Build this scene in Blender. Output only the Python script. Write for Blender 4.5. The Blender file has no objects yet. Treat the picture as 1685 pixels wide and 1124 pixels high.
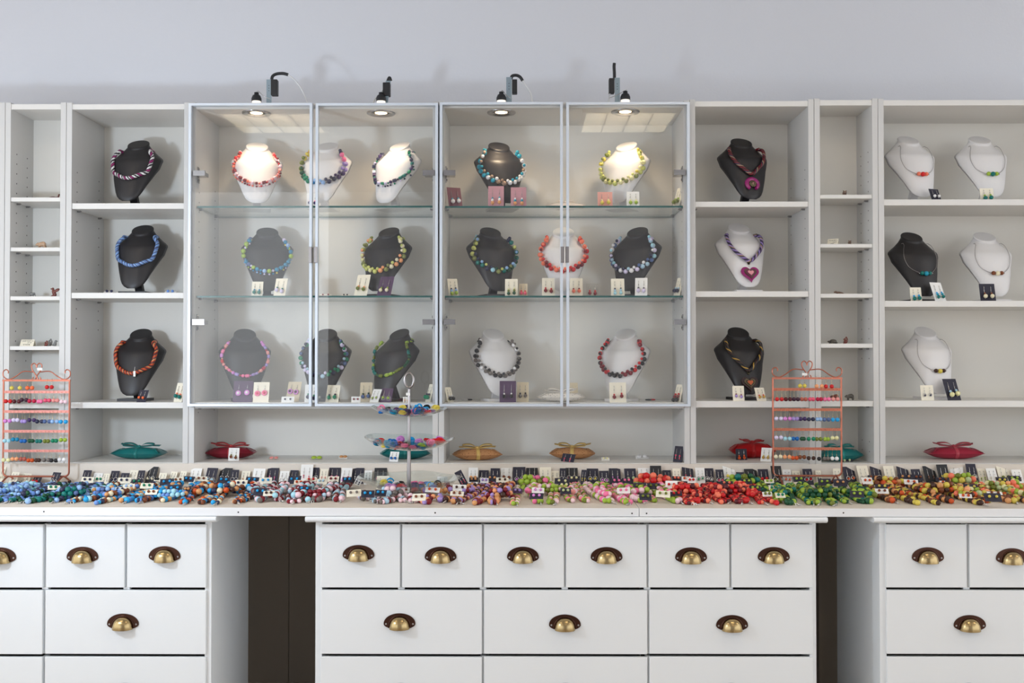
import bpy, math, random
from mathutils import Matrix, Vector

random.seed(7)
SC = bpy.context.scene
COLL = SC.collection
PI = math.pi
R = math.radians

# ------------------------------------------------------------------ camera
EYE = 1.115
CAM_Y = -3.4
FPX = 1744.0
cam_d = bpy.data.cameras.new('camera')
cam = bpy.data.objects.new('camera', cam_d)
COLL.objects.link(cam)
cam.location = (0, CAM_Y, EYE)
cam.rotation_euler = (R(90.92), 0, R(0.542))
cam_d.sensor_width = 36.0
cam_d.lens = 36.0 * FPX / 1685.0
cam_d.clip_start = 0.05
SC.camera = cam

# ------------------------------------------------------------------ world, lights, exposure
SC.view_settings.view_transform = 'Standard'
SC.view_settings.look = 'None'
SC.view_settings.gamma = 1.0
SC.view_settings.exposure = 0.86
SC.cycles.transparent_max_bounces = 24
SC.cycles.max_bounces = 10
SC.cycles.caustics_reflective = False
SC.cycles.caustics_refractive = False
world = bpy.data.worlds.new('world')
SC.world = world
world.use_nodes = True
bg = world.node_tree.nodes['Background']
bg.inputs['Color'].default_value = (0.915, 0.955, 1.0, 1)
bg.inputs['Strength'].default_value = 1.18


def area_light(name, loc, target, size, power, col, shape='DISK', sy=None):
    d = bpy.data.lights.new(name, 'AREA')
    d.shape = shape
    d.size = size
    if sy: d.size_y = sy
    d.energy = power
    d.color = col
    o = bpy.data.objects.new(name, d)
    COLL.objects.link(o)
    o.location = loc
    o.rotation_euler = (Vector(target) - Vector(loc)).to_track_quat('-Z', 'Y').to_euler()
    return o


# photographer's lamp standing left of the frame; throws the soft-edged shadows to the right
area_light('key_lamp', (-1.60, -1.42, 1.25), (-0.5, 0.1, 1.45), 0.16, 5.8, (0.72, 0.85, 1.0))

# ------------------------------------------------------------------ helpers
M_CAM = Matrix.LocRotScale(cam.location, cam.rotation_euler.to_quaternion(), None)


def ray(u, v):
    d = Vector(((u - 842.5) / FPX, -(v - 562.0) / FPX, -1.0))
    return M_CAM.to_quaternion() @ d


def P(u, v, Y):                      # pixel -> point on the vertical plane at depth Y
    d = ray(u, v)
    t = (Y - CAM_Y) / d.y
    return Vector((0, CAM_Y, EYE)) + d * t


def PZ(u, v, Z):                     # pixel -> point on the horizontal plane at height Z
    d = ray(u, v)
    t = (Z - EYE) / d.z
    return Vector((0, CAM_Y, EYE)) + d * t


def px(Y):                           # pixels per metre at depth Y
    return FPX / (Y - CAM_Y)


def lin(c):
    r = []
    for x in c[:3]:
        x = x / 255.0
        r.append(x / 12.92 if x <= 0.04045 else ((x + 0.055) / 1.055) ** 2.4)
    return tuple(r)


MATS = {}


def mat(name, rgb, rough=0.5, metal=0.0, spec=0.5, bump=0.0, bscale=200.0, vary=0.0, emit=0.0, coat=0.0, stretch=None):
    if name in MATS: return MATS[name]
    m = bpy.data.materials.new(name)
    m.use_nodes = True
    nt = m.node_tree
    b = nt.nodes['Principled BSDF']
    c = lin(rgb) + (1,)
    b.inputs['Base Color'].default_value = c
    b.inputs['Roughness'].default_value = rough
    b.inputs['Metallic'].default_value = metal
    b.inputs['Specular IOR Level'].default_value = spec
    if coat: b.inputs['Coat Weight'].default_value = coat
    if emit:
        b.inputs['Emission Color'].default_value = c
        b.inputs['Emission Strength'].default_value = emit
    if bump or vary:
        tc = nt.nodes.new('ShaderNodeTexCoord')
        mp = nt.nodes.new('ShaderNodeMapping')
        if stretch: mp.inputs['Scale'].default_value = stretch
        nz = nt.nodes.new('ShaderNodeTexNoise')
        nz.inputs['Scale'].default_value = bscale
        nz.inputs['Detail'].default_value = 3
        nt.links.new(tc.outputs['Object'], mp.inputs['Vector'])
        nt.links.new(mp.outputs['Vector'], nz.inputs['Vector'])
        if bump:
            bp = nt.nodes.new('ShaderNodeBump')
            bp.inputs['Strength'].default_value = bump
            bp.inputs['Distance'].default_value = 0.002
            nt.links.new(nz.outputs['Fac'], bp.inputs['Height'])
            nt.links.new(bp.outputs['Normal'], b.inputs['Normal'])
        if vary:
            mx = nt.nodes.new('ShaderNodeMix')
            mx.data_type = 'RGBA'
            mx.inputs[6].default_value = tuple(x * (1 - vary) for x in c[:3]) + (1,)
            mx.inputs[7].default_value = tuple(min(1, x * (1 + vary)) for x in c[:3]) + (1,)
            nt.links.new(nz.outputs['Fac'], mx.inputs[0])
            nt.links.new(mx.outputs[2], b.inputs['Base Color'])
    MATS[name] = m
    return m


def glass(name, tint, ior=1.5, rough=0.0, gain=1.0):
    m = bpy.data.materials.new(name)
    m.use_nodes = True
    nt = m.node_tree
    nt.nodes.clear()
    out = nt.nodes.new('ShaderNodeOutputMaterial')
    mix = nt.nodes.new('ShaderNodeMixShader')
    tr = nt.nodes.new('ShaderNodeBsdfTransparent')
    gl = nt.nodes.new('ShaderNodeBsdfGlossy')
    lw = nt.nodes.new('ShaderNodeLayerWeight')
    lw.inputs['Blend'].default_value = 0.5
    pw = nt.nodes.new('ShaderNodeMath')
    pw.operation = 'POWER'
    pw.inputs[1].default_value = 5.0
    mu = nt.nodes.new('ShaderNodeMath')
    mu.operation = 'MULTIPLY_ADD'
    mu.use_clamp = True
    mu.inputs[1].default_value = 0.9 * gain
    mu.inputs[2].default_value = 0.04 * gain
    tr.inputs['Color'].default_value = tint + (1,)
    gl.inputs['Roughness'].default_value = rough
    gl.inputs['Color'].default_value = (1, 1, 1, 1)
    nt.links.new(lw.outputs['Facing'], pw.inputs[0])
    nt.links.new(pw.outputs[0], mu.inputs[0])
    nt.links.new(mu.outputs[0], mix.inputs[0])
    nt.links.new(tr.outputs[0], mix.inputs[1])
    nt.links.new(gl.outputs[0], mix.inputs[2])
    nt.links.new(mix.outputs[0], out.inputs['Surface'])
    return m


class MB:
    def __init__(s):
        s.v, s.f, s.m, s.sm = [], [], [], []

    def add(s, vs, fs, mat=0, smooth=False, mx=None):
        o = len(s.v)
        for p in vs:
            s.v.append(tuple(mx @ Vector(p)) if mx is not None else tuple(p))
        for i, f in enumerate(fs):
            s.f.append(tuple(o + k for k in f))
            s.m.append(mat[i] if isinstance(mat, list) else mat)
            s.sm.append(smooth)
        return s

    def box(s, a, b, mat=0, mx=None):          # two opposite corners
        x0, y0, z0 = (min(a[i], b[i]) for i in range(3))
        x1, y1, z1 = (max(a[i], b[i]) for i in range(3))
        vs = [(x0, y0, z0), (x1, y0, z0), (x1, y1, z0), (x0, y1, z0), (x0, y0, z1), (x1, y0, z1), (x1, y1, z1), (x0, y1, z1)]
        fs = [(3, 2, 1, 0), (4, 5, 6, 7), (0, 1, 5, 4), (1, 2, 6, 5), (2, 3, 7, 6), (3, 0, 4, 7)]
        return s.add(vs, fs, mat, False, mx)

    def tube(s, pts, r, n=6, mat=0, closed=False, mx=None, matfn=None, flat=1.0):
        pts = [Vector(p) for p in pts]
        N = len(pts)
        rr = r if isinstance(r, (list, tuple)) else [r] * N
        vs, up = [], None
        for i, p in enumerate(pts):
            a = pts[(i - 1) % N] if (closed or i > 0) else p
            b = pts[(i + 1) % N] if (closed or i < N - 1) else p
            t = (b - a)
            t = t.normalized() if t.length > 1e-9 else Vector((0, 0, 1))
            if up is None:
                up = Vector((0, 0, 1)) if abs(t.z) < 0.9 else Vector((0, 1, 0))
            x = t.cross(up)
            if x.length < 1e-6: x = t.orthogonal()
            x.normalize()
            y = x.cross(t).normalized()
            up = y
            for j in range(n):
                an = 2 * PI * j / n
                vs.append(p + (x * math.cos(an) + y * math.sin(an) * flat) * rr[i])
        fs, ms = [], []
        for i in range(N if closed else N - 1):
            k = (i + 1) % N
            for j in range(n):
                l = (j + 1) % n
                fs.append((i * n + j, i * n + l, k * n + l, k * n + j))
                ms.append(matfn(i, j) if matfn else mat)
        s.add(vs, fs, ms, True, mx)
        if not closed:
            s.add([vs[j] for j in range(n)], [tuple(range(n))[::-1]], mat, False, mx)
            s.add([vs[(N - 1) * n + j] for j in range(n)], [tuple(range(n))], mat, False, mx)
        return s

    def lathe(s, prof, n=24, mat=0, mx=None, smooth=True, sy=1.0):
        vs = []
        for (r, z) in prof:
            for j in range(n):
                a = 2 * PI * j / n
                vs.append((r * math.cos(a), r * math.sin(a) * sy, z))
        fs = []
        for i in range(len(prof) - 1):
            for j in range(n):
                l = (j + 1) % n
                fs.append((i * n + j, i * n + l, (i + 1) * n + l, (i + 1) * n + j))
        s.add(vs, fs, mat, smooth, mx)
        if prof[0][0] > 1e-6:
            s.add(vs[:n], [tuple(range(n))[::-1]], mat, False, mx)
        if prof[-1][0] > 1e-6:
            s.add(vs[-n:], [tuple(range(n))], mat, False, mx)
        return s

    def ball(s, c, r, nu=10, nv=7, mat=0, mx=None, rot=None):
        rx, ry, rz = r if isinstance(r, (tuple, list)) else (r, r, r)
        vs = [Vector((0, 0, -rz))]
        for i in range(1, nv):
            t = -PI / 2 + PI * i / nv
            for j in range(nu):
                a = 2 * PI * j / nu
                vs.append(Vector((rx * math.cos(t) * math.cos(a), ry * math.cos(t) * math.sin(a), rz * math.sin(t))))
        vs.append(Vector((0, 0, rz)))
        if rot is not None: vs = [rot @ p for p in vs]
        c = Vector(c)
        vs = [p + c for p in vs]
        fs = [(0, 1 + (j + 1) % nu, 1 + j) for j in range(nu)]
        for i in range(nv - 2):
            for j in range(nu):
                l = (j + 1) % nu
                a, b = 1 + i * nu, 1 + (i + 1) * nu
                fs.append((a + j, a + l, b + l, b + j))
        top, a = len(vs) - 1, 1 + (nv - 2) * nu
        fs += [(a + j, a + (j + 1) % nu, top) for j in range(nu)]
        return s.add(vs, fs, mat, True, mx)

    def torus(s, c, RR, r, n=16, k=6, mat=0, mx=None, axis='Y', sq=1.0):
        pts = []
        for i in range(n):
            a = 2 * PI * i / n
            x, y = RR * math.cos(a), RR * math.sin(a) * sq
            pts.append((c[0] + x, c[1], c[2] + y) if axis == 'Y' else (c[0] + x, c[1] + y, c[2]))
        return s.tube(pts, r, k, mat, True, mx)

    def prism(s, outline, y0, y1, mat=0, mx=None):     # outline in XZ extruded along Y
        n = len(outline)
        vs = [(x, y0, z) for x, z in outline] + [(x, y1, z) for x, z in outline]
        fs = [tuple(range(n)), tuple(range(2 * n - 1, n - 1, -1))]
        for i in range(n):
            j = (i + 1) % n
            fs.append((i, i + n, j + n, j))
        return s.add(vs, fs, mat, False, mx)

    def mesh(s, name, mats, off=None):
        me = bpy.data.meshes.new(name)
        vs = s.v if off is None else [(a - off[0], b - off[1], c - off[2]) for a, b, c in s.v]
        me.from_pydata(vs, [], s.f)
        for m in mats: me.materials.append(m)
        me.polygons.foreach_set('material_index', s.m)
        me.polygons.foreach_set('use_smooth', s.sm)
        me.update()
        return me

    def build(s, name, mats, parent=None, world=True, bevel=0.0, seg=2):
        off = None
        if parent is not None and world:
            off = Vector((0, 0, 0))
            q = parent
            while q is not None:
                off += q.location
                q = q.parent
        if not isinstance(mats, (list, tuple)): mats = [mats]
        o = bpy.data.objects.new(name, s.mesh(name, mats, off))
        COLL.objects.link(o)
        if parent is not None: o.parent = parent
        if bevel:
            b = o.modifiers.new('soft_edge', 'BEVEL')
            b.width = bevel
            b.segments = seg
            b.limit_method = 'ANGLE'
            b.angle_limit = R(40)
        return o


def tag(o, label, cat=None, group=None, kind=None):
    if label: o['label'] = label
    if cat: o['category'] = cat
    if group: o['group'] = group
    if kind: o['kind'] = kind
    return o


def thing(name, label, cat, loc=(0, 0, 0), rz=0.0, group=None):
    o = bpy.data.objects.new(name, None)
    o.empty_display_size = 0.02
    COLL.objects.link(o)
    o.location = loc
    o.rotation_euler = (0, 0, rz)
    return tag(o, label, cat, group)


def inst(name, me, parent=None, loc=(0, 0, 0), scale=1.0, rot=None):
    o = bpy.data.objects.new(name, me)
    COLL.objects.link(o)
    if parent is not None: o.parent = parent
    o.location = loc
    o.scale = scale if isinstance(scale, (tuple, list)) else (scale,) * 3
    if rot is not None:
        o.rotation_mode = 'QUATERNION'
        o.rotation_quaternion = rot
    return o


ORD = ['zeroth', 'first', 'second', 'third', 'fourth', 'fifth', 'sixth', 'seventh', 'eighth', 'ninth', 'tenth', 'eleventh', 'twelfth']


def nth(n):
    if n < len(ORD): return ORD[n]
    return str(n) + ('th' if 10 < n % 100 < 14 else {1: 'st', 2: 'nd', 3: 'rd'}.get(n % 10, 'th'))


def spline(ctrl, n, closed=False):
    c = [Vector(p) for p in ctrl]
    N = len(c)
    out = []
    segs = N if closed else N - 1
    for i in range(segs):
        if closed:
            p0, p1, p2, p3 = c[(i - 1) % N], c[i], c[(i + 1) % N], c[(i + 2) % N]
        else:
            p1, p2 = c[i], c[i + 1]
            p0 = c[i - 1] if i > 0 else p1 * 2 - p2
            p3 = c[i + 2] if i + 2 < N else p2 * 2 - p1
        for k in range(n):
            t = k / n
            out.append(0.5 * ((2 * p1) + (p2 - p0) * t + (2 * p0 - 5 * p1 + 4 * p2 - p3) * t * t + (3 * p1 - p0 - 3 * p2 + p3) * t ** 3))
    if not closed: out.append(c[-1])
    return out


def along(pts, steps, closed=False):
    """points at the given running distances along a polyline, with tangents"""
    L = [0.0]
    P2 = pts + ([pts[0]] if closed else [])
    for a, b in zip(P2, P2[1:]): L.append(L[-1] + (b - a).length)
    out, k = [], 0
    for d in steps:
        if d > L[-1]: break
        while k < len(L) - 2 and L[k + 1] < d: k += 1
        a, b = P2[k], P2[k + 1]
        t = (d - L[k]) / max(1e-9, L[k + 1] - L[k])
        out.append((a.lerp(b, t), (b - a).normalized()))
    return out


def length(pts):
    return sum((b - a).length for a, b in zip(pts, pts[1:]))


# ------------------------------------------------------------------ materials
WHITE = mat('white_foil', (209, 208, 206), 0.45, bump=0.06, bscale=90, spec=0.4)
SHELFW = mat('white_shelf', (225, 223, 219), 0.42, spec=0.4)
BACKW = mat('white_backing', (236, 233, 226), 0.55, bump=0.05, bscale=500, spec=0.3)
HOLE = mat('dark_hole', (40, 38, 36), 0.8)
WALLP = mat('wall_paint', (213, 214, 219), 0.9, bump=0.25, bscale=120, spec=0.2)
PAINT = mat('white_lacquer', (232, 235, 237), 0.40, bump=0.05, bscale=25, spec=0.4, stretch=(1, 1, 9))
COUNT = mat('counter_white', (230, 231, 233), 0.45, spec=0.4)
COUNTTOP = mat('counter_warm_shading', (222, 212, 199), 0.6, bump=0.08, bscale=60, vary=0.03, stretch=(1, 8, 8), spec=0.3)  # white board; warm shading of its top is put into this colour
ALU = mat('aluminium', (214, 222, 232), 0.38, metal=0.35)
CHROME = mat('chrome', (168, 167, 168), 0.2, metal=1.0)
STEEL = mat('brushed_steel', (170, 165, 165), 0.3, metal=1.0)
SILVER = mat('silver_wire', (215, 213, 210), 0.22, metal=1.0)
BRASS = mat('brass', (172, 150, 108), 0.26, metal=1.0, bump=0.1, bscale=60, stretch=(9, 1, 1))
BRONZE = mat('bronze', (82, 58, 50), 0.32, metal=1.0)
COPPER = mat('copper', (182, 112, 92), 0.32, metal=0.9)
COPPERF = mat('copper_flat', (212, 140, 130), 0.4, metal=0.6)
BLACKP = mat('black_plastic', (26, 26, 29), 0.45)
BOXMETAL = mat('zinc_plate', (142, 158, 168), 0.45, metal=0.6)
CABLE = mat('white_cable', (214, 214, 214), 0.5)
BUSTB = mat('black_leatherette', (42, 40, 42), 0.42, bump=0.12, bscale=900, spec=0.45)
BUSTW = mat('white_leatherette', (228, 226, 226), 0.5, bump=0.10, bscale=900, spec=0.4)
PANE = glass('door_glass', (0.995, 0.998, 0.997))
SHELFG = glass('shelf_glass', (0.965, 0.985, 0.982))
GEDGE = mat('glass_edge', (28, 92, 88), 0.15)
DISHG = glass('dish_glass', (0.94, 0.97, 0.965), 1.5, 0.0, 1.5)
CORD = mat('cord', (120, 112, 105), 0.6)

COL = {'red': (205, 24, 30), 'dark red': (125, 18, 32), 'coral': (248, 128, 98), 'maroon': (84, 20, 30), 'plum': (62, 24, 48),
       'raspberry': (185, 10, 62), 'pink': (246, 122, 166), 'rose': (226, 84, 114), 'salmon': (236, 152, 146), 'pale pink': (242, 208, 216),
       'orchid': (216, 136, 210), 'pale lilac': (218, 208, 236), 'lavender': (166, 142, 206), 'purple': (62, 40, 92), 'navy': (44, 46, 76),
       'slate': (84, 106, 152), 'light blue': (150, 186, 230), 'sky blue': (30, 162, 226), 'pale blue': (176, 208, 226), 'pale cyan': (166, 216, 230),
       'teal blue': (6, 130, 170), 'blue': (18, 102, 178), 'dark green': (12, 76, 46), 'olive': (112, 122, 38), 'emerald': (0, 130, 92),
       'lime': (158, 186, 62), 'pale yellow': (234, 228, 172), 'yellow': (218, 198, 84), 'peach': (242, 166, 116), 'terracotta': (182, 92, 76),
       'burnt orange': (206, 80, 26), 'orange': (242, 112, 62), 'brown': (122, 64, 32), 'dark brown': (62, 34, 24), 'grey': (112, 104, 99),
       'black': (30, 30, 34), 'white': (240, 238, 238), 'cream': (234, 224, 192), 'tan': (218, 156, 100), 'taupe': (166, 136, 112),
       'turquoise': (32, 152, 178), 'cornflower': (106, 146, 212), 'teal': (0, 112, 104), 'pale green': (186, 200, 150), 'magenta': (148, 22, 104),
       'gold': (190, 150, 70), 'pale lime': (204, 208, 118), 'moss': (132, 138, 76)}


def bm(c):
    return mat('bead_' + c.replace(' ', '_'), COL[c], 0.42, bump=0.05, bscale=700, spec=0.45)


CARD = {'cream': mat('card_cream', (240, 233, 214), 0.7), 'white': mat('card_white', (240, 239, 236), 0.7), 'navy': mat('card_navy', (40, 38, 54), 0.65),
        'black': mat('card_black', (36, 36, 40), 0.65), 'purple': mat('card_purple', (78, 52, 84), 0.65), 'maroon': mat('card_maroon', (112, 62, 76), 0.65),
        'mauve': mat('card_mauve', (190, 140, 150), 0.65), 'pink': mat('card_pink', (226, 164, 152), 0.65), 'beige': mat('card_beige', (216, 202, 174), 0.7),
        'clear': glass('card_clear', (0.95, 0.94, 0.92))}

BEADMESH = {}


def bead_mesh(c, kind='ball'):
    k = (c, kind)
    if k in BEADMESH: return BEADMESH[k]
    b = MB()
    if kind == 'ball':
        b.ball((0, 0, 0), 1.0, 14, 9)
    elif kind == 'barrel':
        b.lathe([(0.0, -1.15), (0.62, -1.15), (0.85, -0.95), (0.95, -0.4), (0.95, 0.4), (0.85, 0.95), (0.62, 1.15), (0.0, 1.15)], 12)
    elif kind == 'disc':
        b.lathe([(0.0, -0.42), (0.7, -0.42), (0.95, -0.25), (1.0, 0), (0.95, 0.25), (0.7, 0.42), (0, 0.42)], 12)
    elif kind == 'chip':
        b.box((-0.8, -0.8, -0.8), (0.8, 0.8, 0.8))
        b.v = [tuple(Vector(p) * (0.85 + 0.25 * ((i * 7) % 5) / 5)) for i, p in enumerate(b.v)]
    me = b.mesh('bead_' + kind, [bm(c) if c != 'silver' else SILVER])
    BEADMESH[k] = me
    return me


def zrot(t):
    return Vector(t).to_track_quat('Z', 'Y')
# ------------------------------------------------------------------ the setting
ZC = P(859, 836, -0.57).z            # counter top
CEIL = 2.75


def struct(o, label):
    o['kind'] = 'structure'
    o['label'] = label
    return o


WALL_Y = 0.288
FLOOR = mat('floor_boards', (176, 160, 142), 0.5, bump=0.05, bscale=8, vary=0.12, stretch=(1, 10, 1))
b = MB().box((-4.6, -7.0, -0.08), (4.6, WALL_Y + 0.1, 0.0))
struct(b.build('floor', FLOOR), 'brown boarded shop floor')
b = MB().box((-4.6, -7.0, CEIL), (4.6, WALL_Y + 0.1, CEIL + 0.1))
struct(b.build('ceiling', WALLP), 'white ceiling of the shop')
b = MB().box((-4.6, WALL_Y, 0.0), (4.6, WALL_Y + 0.1, CEIL))
struct(b.build('wall_back', WALLP), 'pale grey plaster wall behind the shelving')
b = MB().box((-1.9, -7.1, 0.0), (2.6, -7.0, CEIL))  # unseen wall segment, sized so the glass doors reflect a tonal step
struct(b.build('wall_front', WALLP), 'pale far wall piece, added and sized for its reflection in the glass doors')

TUBEM = mat('lamp_tube', (255, 240, 214), 0.5, emit=4.4)
LHOUSE = mat('lamp_housing', (226, 226, 224), 0.4)


def ceiling_light(x, y):
    t = thing('ceiling_light', 'square louvred ceiling light', 'ceiling light', (x, y, CEIL), 0, 'ceiling lights')
    b = MB()
    s = 0.31
    b.box((x - s, y - s, CEIL - 0.012), (x + s, y + s, CEIL))
    for a in (-1, 1):
        b.box((x - s, y + a * (s - 0.012) - 0.012, CEIL - 0.06), (x + s, y + a * (s - 0.012) + 0.012, CEIL - 0.012))
        b.box((x + a * (s - 0.012) - 0.012, y - s, CEIL - 0.06), (x + a * (s - 0.012) + 0.012, y + s, CEIL - 0.012))
    b.build('housing', LHOUSE, t)
    l = MB()
    for k in (-1, 0, 1):
        l.box((x + k * 0.148 - 0.004, y - 0.285, CEIL - 0.06), (x + k * 0.148 + 0.004, y + 0.285, CEIL - 0.03))
    for k in range(-4, 5):
        l.box((x - 0.285, y + k * 0.062 - 0.0015, CEIL - 0.056), (x + 0.285, y + k * 0.062 + 0.0015, CEIL - 0.036))
    l.build('louvre', LHOUSE, t)
    for k in range(4):
        cx = x + (k - 1.5) * 0.148
        MB().box((cx - 0.062, y - 0.28, CEIL - 0.034), (cx + 0.062, y + 0.28, CEIL - 0.028)).build('diffuser', TUBEM, t)


for (lx, ly) in ((-1.66, -3.7), (0.70, -3.7), (3.06, -3.7), (-1.68, -1.5), (0.70, -1.5), (3.08, -1.5), (-4.0, -1.5), (-4.0, -3.7)):  # the row nearer the back wall is added, unseen, to brighten that wall
    ceiling_light(lx, ly)

# ------------------------------------------------------------------ bookcases
T = 0.0185
ZPL = P(859, 762, 0).z - 0.0155      # underside of the bottom boards
SEAM = {}
for k, u in (('A0', 5.5), ('AB', 106.5), ('BC', 310.5), ('CD', 721.3), ('DE', 1135.6), ('EF', 1341.3), ('FG', 1446.8)):
    SEAM[k] = P(u, 590, 0).x


def zz(v, u=859, Y=0.0):
    return P(u, v, Y).z


PIN = MB().tube([(-0.006, 0, 0), (0.006, 0, 0)], 0.0028, 8).box((-0.002, -0.005, -0.001), (0.009, 0.005, 0.003)).mesh('shelf_pin', [CHROME])
PLINTH = mat('plinth_beige', (226, 217, 206), 0.6, bump=0.08, bscale=60, vary=0.03, stretch=(1, 8, 8), spec=0.3)


def bookcase(name, label, x0, x1, depth, vtop, um, shelves, glassy=None, holes=()):
    zt = zz(vtop, um)
    root = thing(name, label, 'display cabinet' if glassy else 'bookcase', ((x0 + x1) / 2, depth / 2, ZPL), 0,
                 'glass door cabinets' if glassy else 'open white bookcases')
    g = 0.0006
    iy = depth - 0.014                                  # face of the back panel
    for sx in (0, 1):
        b = MB()
        xa, xb = (x0 + g, x0 + T) if sx == 0 else (x1 - T, x1 - g)
        b.box((xa, 0, ZPL), (xb, depth, zt))
        xi, d = (xb, 1) if sx == 0 else (xa, -1)
        for (za, n) in holes:
            for i in range(n):
                for yy in (0.042, iy - 0.045):
                    z = za + i * 0.032
                    vs = [(xi + d * 0.0003, yy + 0.0026 * math.cos(k * PI / 4), z + 0.0026 * math.sin(k * PI / 4)) for k in range(8)]
                    b.add(vs, [tuple(range(8))[::d]], 1)
        b.build('side_panel', [WHITE, HOLE], root, bevel=0.0008)
    MB().box((x0 + T, 0.002, zt - 0.005 - 0.0175), (x1 - T, iy, zt - 0.005)).build('top_panel', SHELFW, root, bevel=0.0008)
    b = MB()
    b.box((x0 + T, iy, ZPL), (x1 - T, iy + 0.006, zt - 0.006))
    b.build('back_panel', BACKW, root)
    MB().box((x0 + T, 0.002, ZPL), (x1 - T, iy, ZPL + 0.0155)).build('bottom_panel', SHELFW, root, bevel=0.0008)
    zs = {}
    for i, (va, vb, gl) in enumerate(shelves):
        za = zz(va, um)
        zs[i + 1] = za
        if gl:
            b = MB()
            b.box((x0 + T + 0.002, 0.012, za - 0.006), (x1 - T - 0.002, iy - 0.004, za))
            b.m = [0, 0, 1, 1, 1, 1]
            sh = b.build('glass_shelf', [SHELFG, GEDGE], root)
            zb = za - 0.006
        else:
            zb = zz(vb, um)
            sh = MB().box((x0 + T + 0.0005, 0.003, zb), (x1 - T - 0.0005, iy - 0.001, za)).build('shelf', SHELFW, root, bevel=0.0008)
        for sx in (0, 1):
            for yy in (0.045, iy - 0.05):
                p = Vector((x0 + T + 0.003 if sx == 0 else x1 - T - 0.003, yy, zb - 0.003)) - root.location
                o = inst('shelf_pin', PIN, sh, p)
                if sx: o.rotation_euler = (0, 0, PI)
    return root, zs, zt, iy


def holes_at(um, *spec):
    return [(zz(v, um) - 0.0, n) for v, n in spec]


UNIT = {}
UNIT['A'] = bookcase('bookcase', 'narrow white open bookcase with animal figurines behind the left copper rack', SEAM['A0'], SEAM['AB'], 0.174, 168.5, 55,
                     [(324.6, 331.4, 0), (407, 413.4, 0), (487.5, 494, 0), (569.6, 576, 0), (665.5, 672, 0)], None,
                     holes_at(55, (315, 5), (397, 4), (478, 4), (561, 4), (594, 1)))
UNIT['B'] = bookcase('bookcase', 'white open bookcase with three black busts left of the glass cabinets', SEAM['AB'], SEAM['BC'], 0.28, 168.5, 210,
                     [(334.2, 343.6, 0), (481.6, 490.8, 0), (662.2, 672, 0)], None, holes_at(210, (329, 4), (395, 3), (475, 4), (540, 3)))
GS_C = [(337.9, 340.5, 1), (486.2, 489, 1), (662.5, 672, 0)]
UNIT['C'] = bookcase('display_cabinet', 'white cabinet with glass doors behind the tiered dish stand', SEAM['BC'], SEAM['CD'], 0.28, 167.5, 515, GS_C, True,
                     holes_at(515, (330, 3), (395, 4), (470, 5), (538, 3), (680, 1)))
UNIT['D'] = bookcase('display_cabinet', 'white cabinet with glass doors above the two kraft gift boxes', SEAM['CD'], SEAM['DE'], 0.28, 165.5, 930, GS_C, True,
                     holes_at(930, (330, 3), (395, 4), (470, 5), (538, 3)))
UNIT['E'] = bookcase('bookcase', 'white open bookcase with two heart pendants behind the right copper rack', SEAM['DE'], SEAM['EF'], 0.28, 163.5, 1240,
                     [(331.5, 340.3, 0), (479.3, 488.5, 0), (660.2, 670.7, 0)], None, holes_at(1240, (325, 4), (390, 3), (475, 4), (541, 3)))
UNIT['F'] = bookcase('bookcase', 'narrow white open bookcase with animal figurines behind the right copper rack', SEAM['EF'], SEAM['FG'], 0.174, 161.8, 1395,
                     [(320.2, 326.5, 0), (401.2, 407.3, 0), (483.2, 489.8, 0), (565.4, 572.4, 0), (660, 669, 0)], None,
                     holes_at(1395, (312, 5), (393, 4), (475, 4), (557, 3), (590, 1), (745, 2)))
UNIT['G'] = bookcase('bookcase', 'wide white open bookcase with five busts right of the narrow one', SEAM['FG'], SEAM['FG'] + 0.80, 0.28, 161.8, 1570,
                     [(327.8, 337.8, 0), (495, 504.8, 0), (659.5, 670, 0)])
UNIT['Z'] = bookcase('bookcase', 'white open bookcase cut off at the left edge', SEAM['A0'] - 0.40, SEAM['A0'], 0.28, 168.5, 2, [(334.2, 343.6, 0), (481.6, 490.8, 0), (662.2, 672, 0)])
ZBOT = ZPL + 0.0155


def shelf_z(unit, k):                 # 1 = top shelf ... ; 'b' = bottom board
    return ZBOT if k == 'b' else UNIT[unit][1][k]


# plinth under the bookcases and the two counter boards
CX0, CX1 = -2.35, 2.35
b = MB().box((CX0, -0.001, ZC), (CX1, 0.27, ZPL)).box((CX0, -0.012, ZC), (CX1, -0.001, P(859, 763.6, -0.012).z))
tag(b.build('plinth_board', PLINTH, bevel=0.001), 'long beige plinth board under the bookcases, behind the counter cards', 'plinth board')
xs = P(1052, 843, -0.57).x
ZCB = P(859, 850, -0.57).z


def counter(x0, x1, label, dots):
    b = MB()
    b.box((x0, -0.57, ZCB), (x1, WALL_Y - 0.002, ZC))
    b.m[1] = 1
    for u, v in dots:
        p = P(u, v, -0.571)
        b.add([(p.x + 0.0022 * math.cos(k * PI / 4), -0.5704, p.z + 0.0022 * math.sin(k * PI / 4)) for k in range(8)], [tuple(range(8))], 2)
    tag(b.build('counter_board', [COUNT, COUNTTOP, HOLE], bevel=0.0012), label, 'counter')


counter(CX0, xs - 0.0006, 'long white counter board on the left, up to the joint below the red beads', [(72, 842), (392, 843), (716, 844), (1040, 845)])
counter(xs + 0.0006, CX1, 'white counter board on the right, from the joint below the red beads', [(1064, 845), (1388, 844)])

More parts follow.
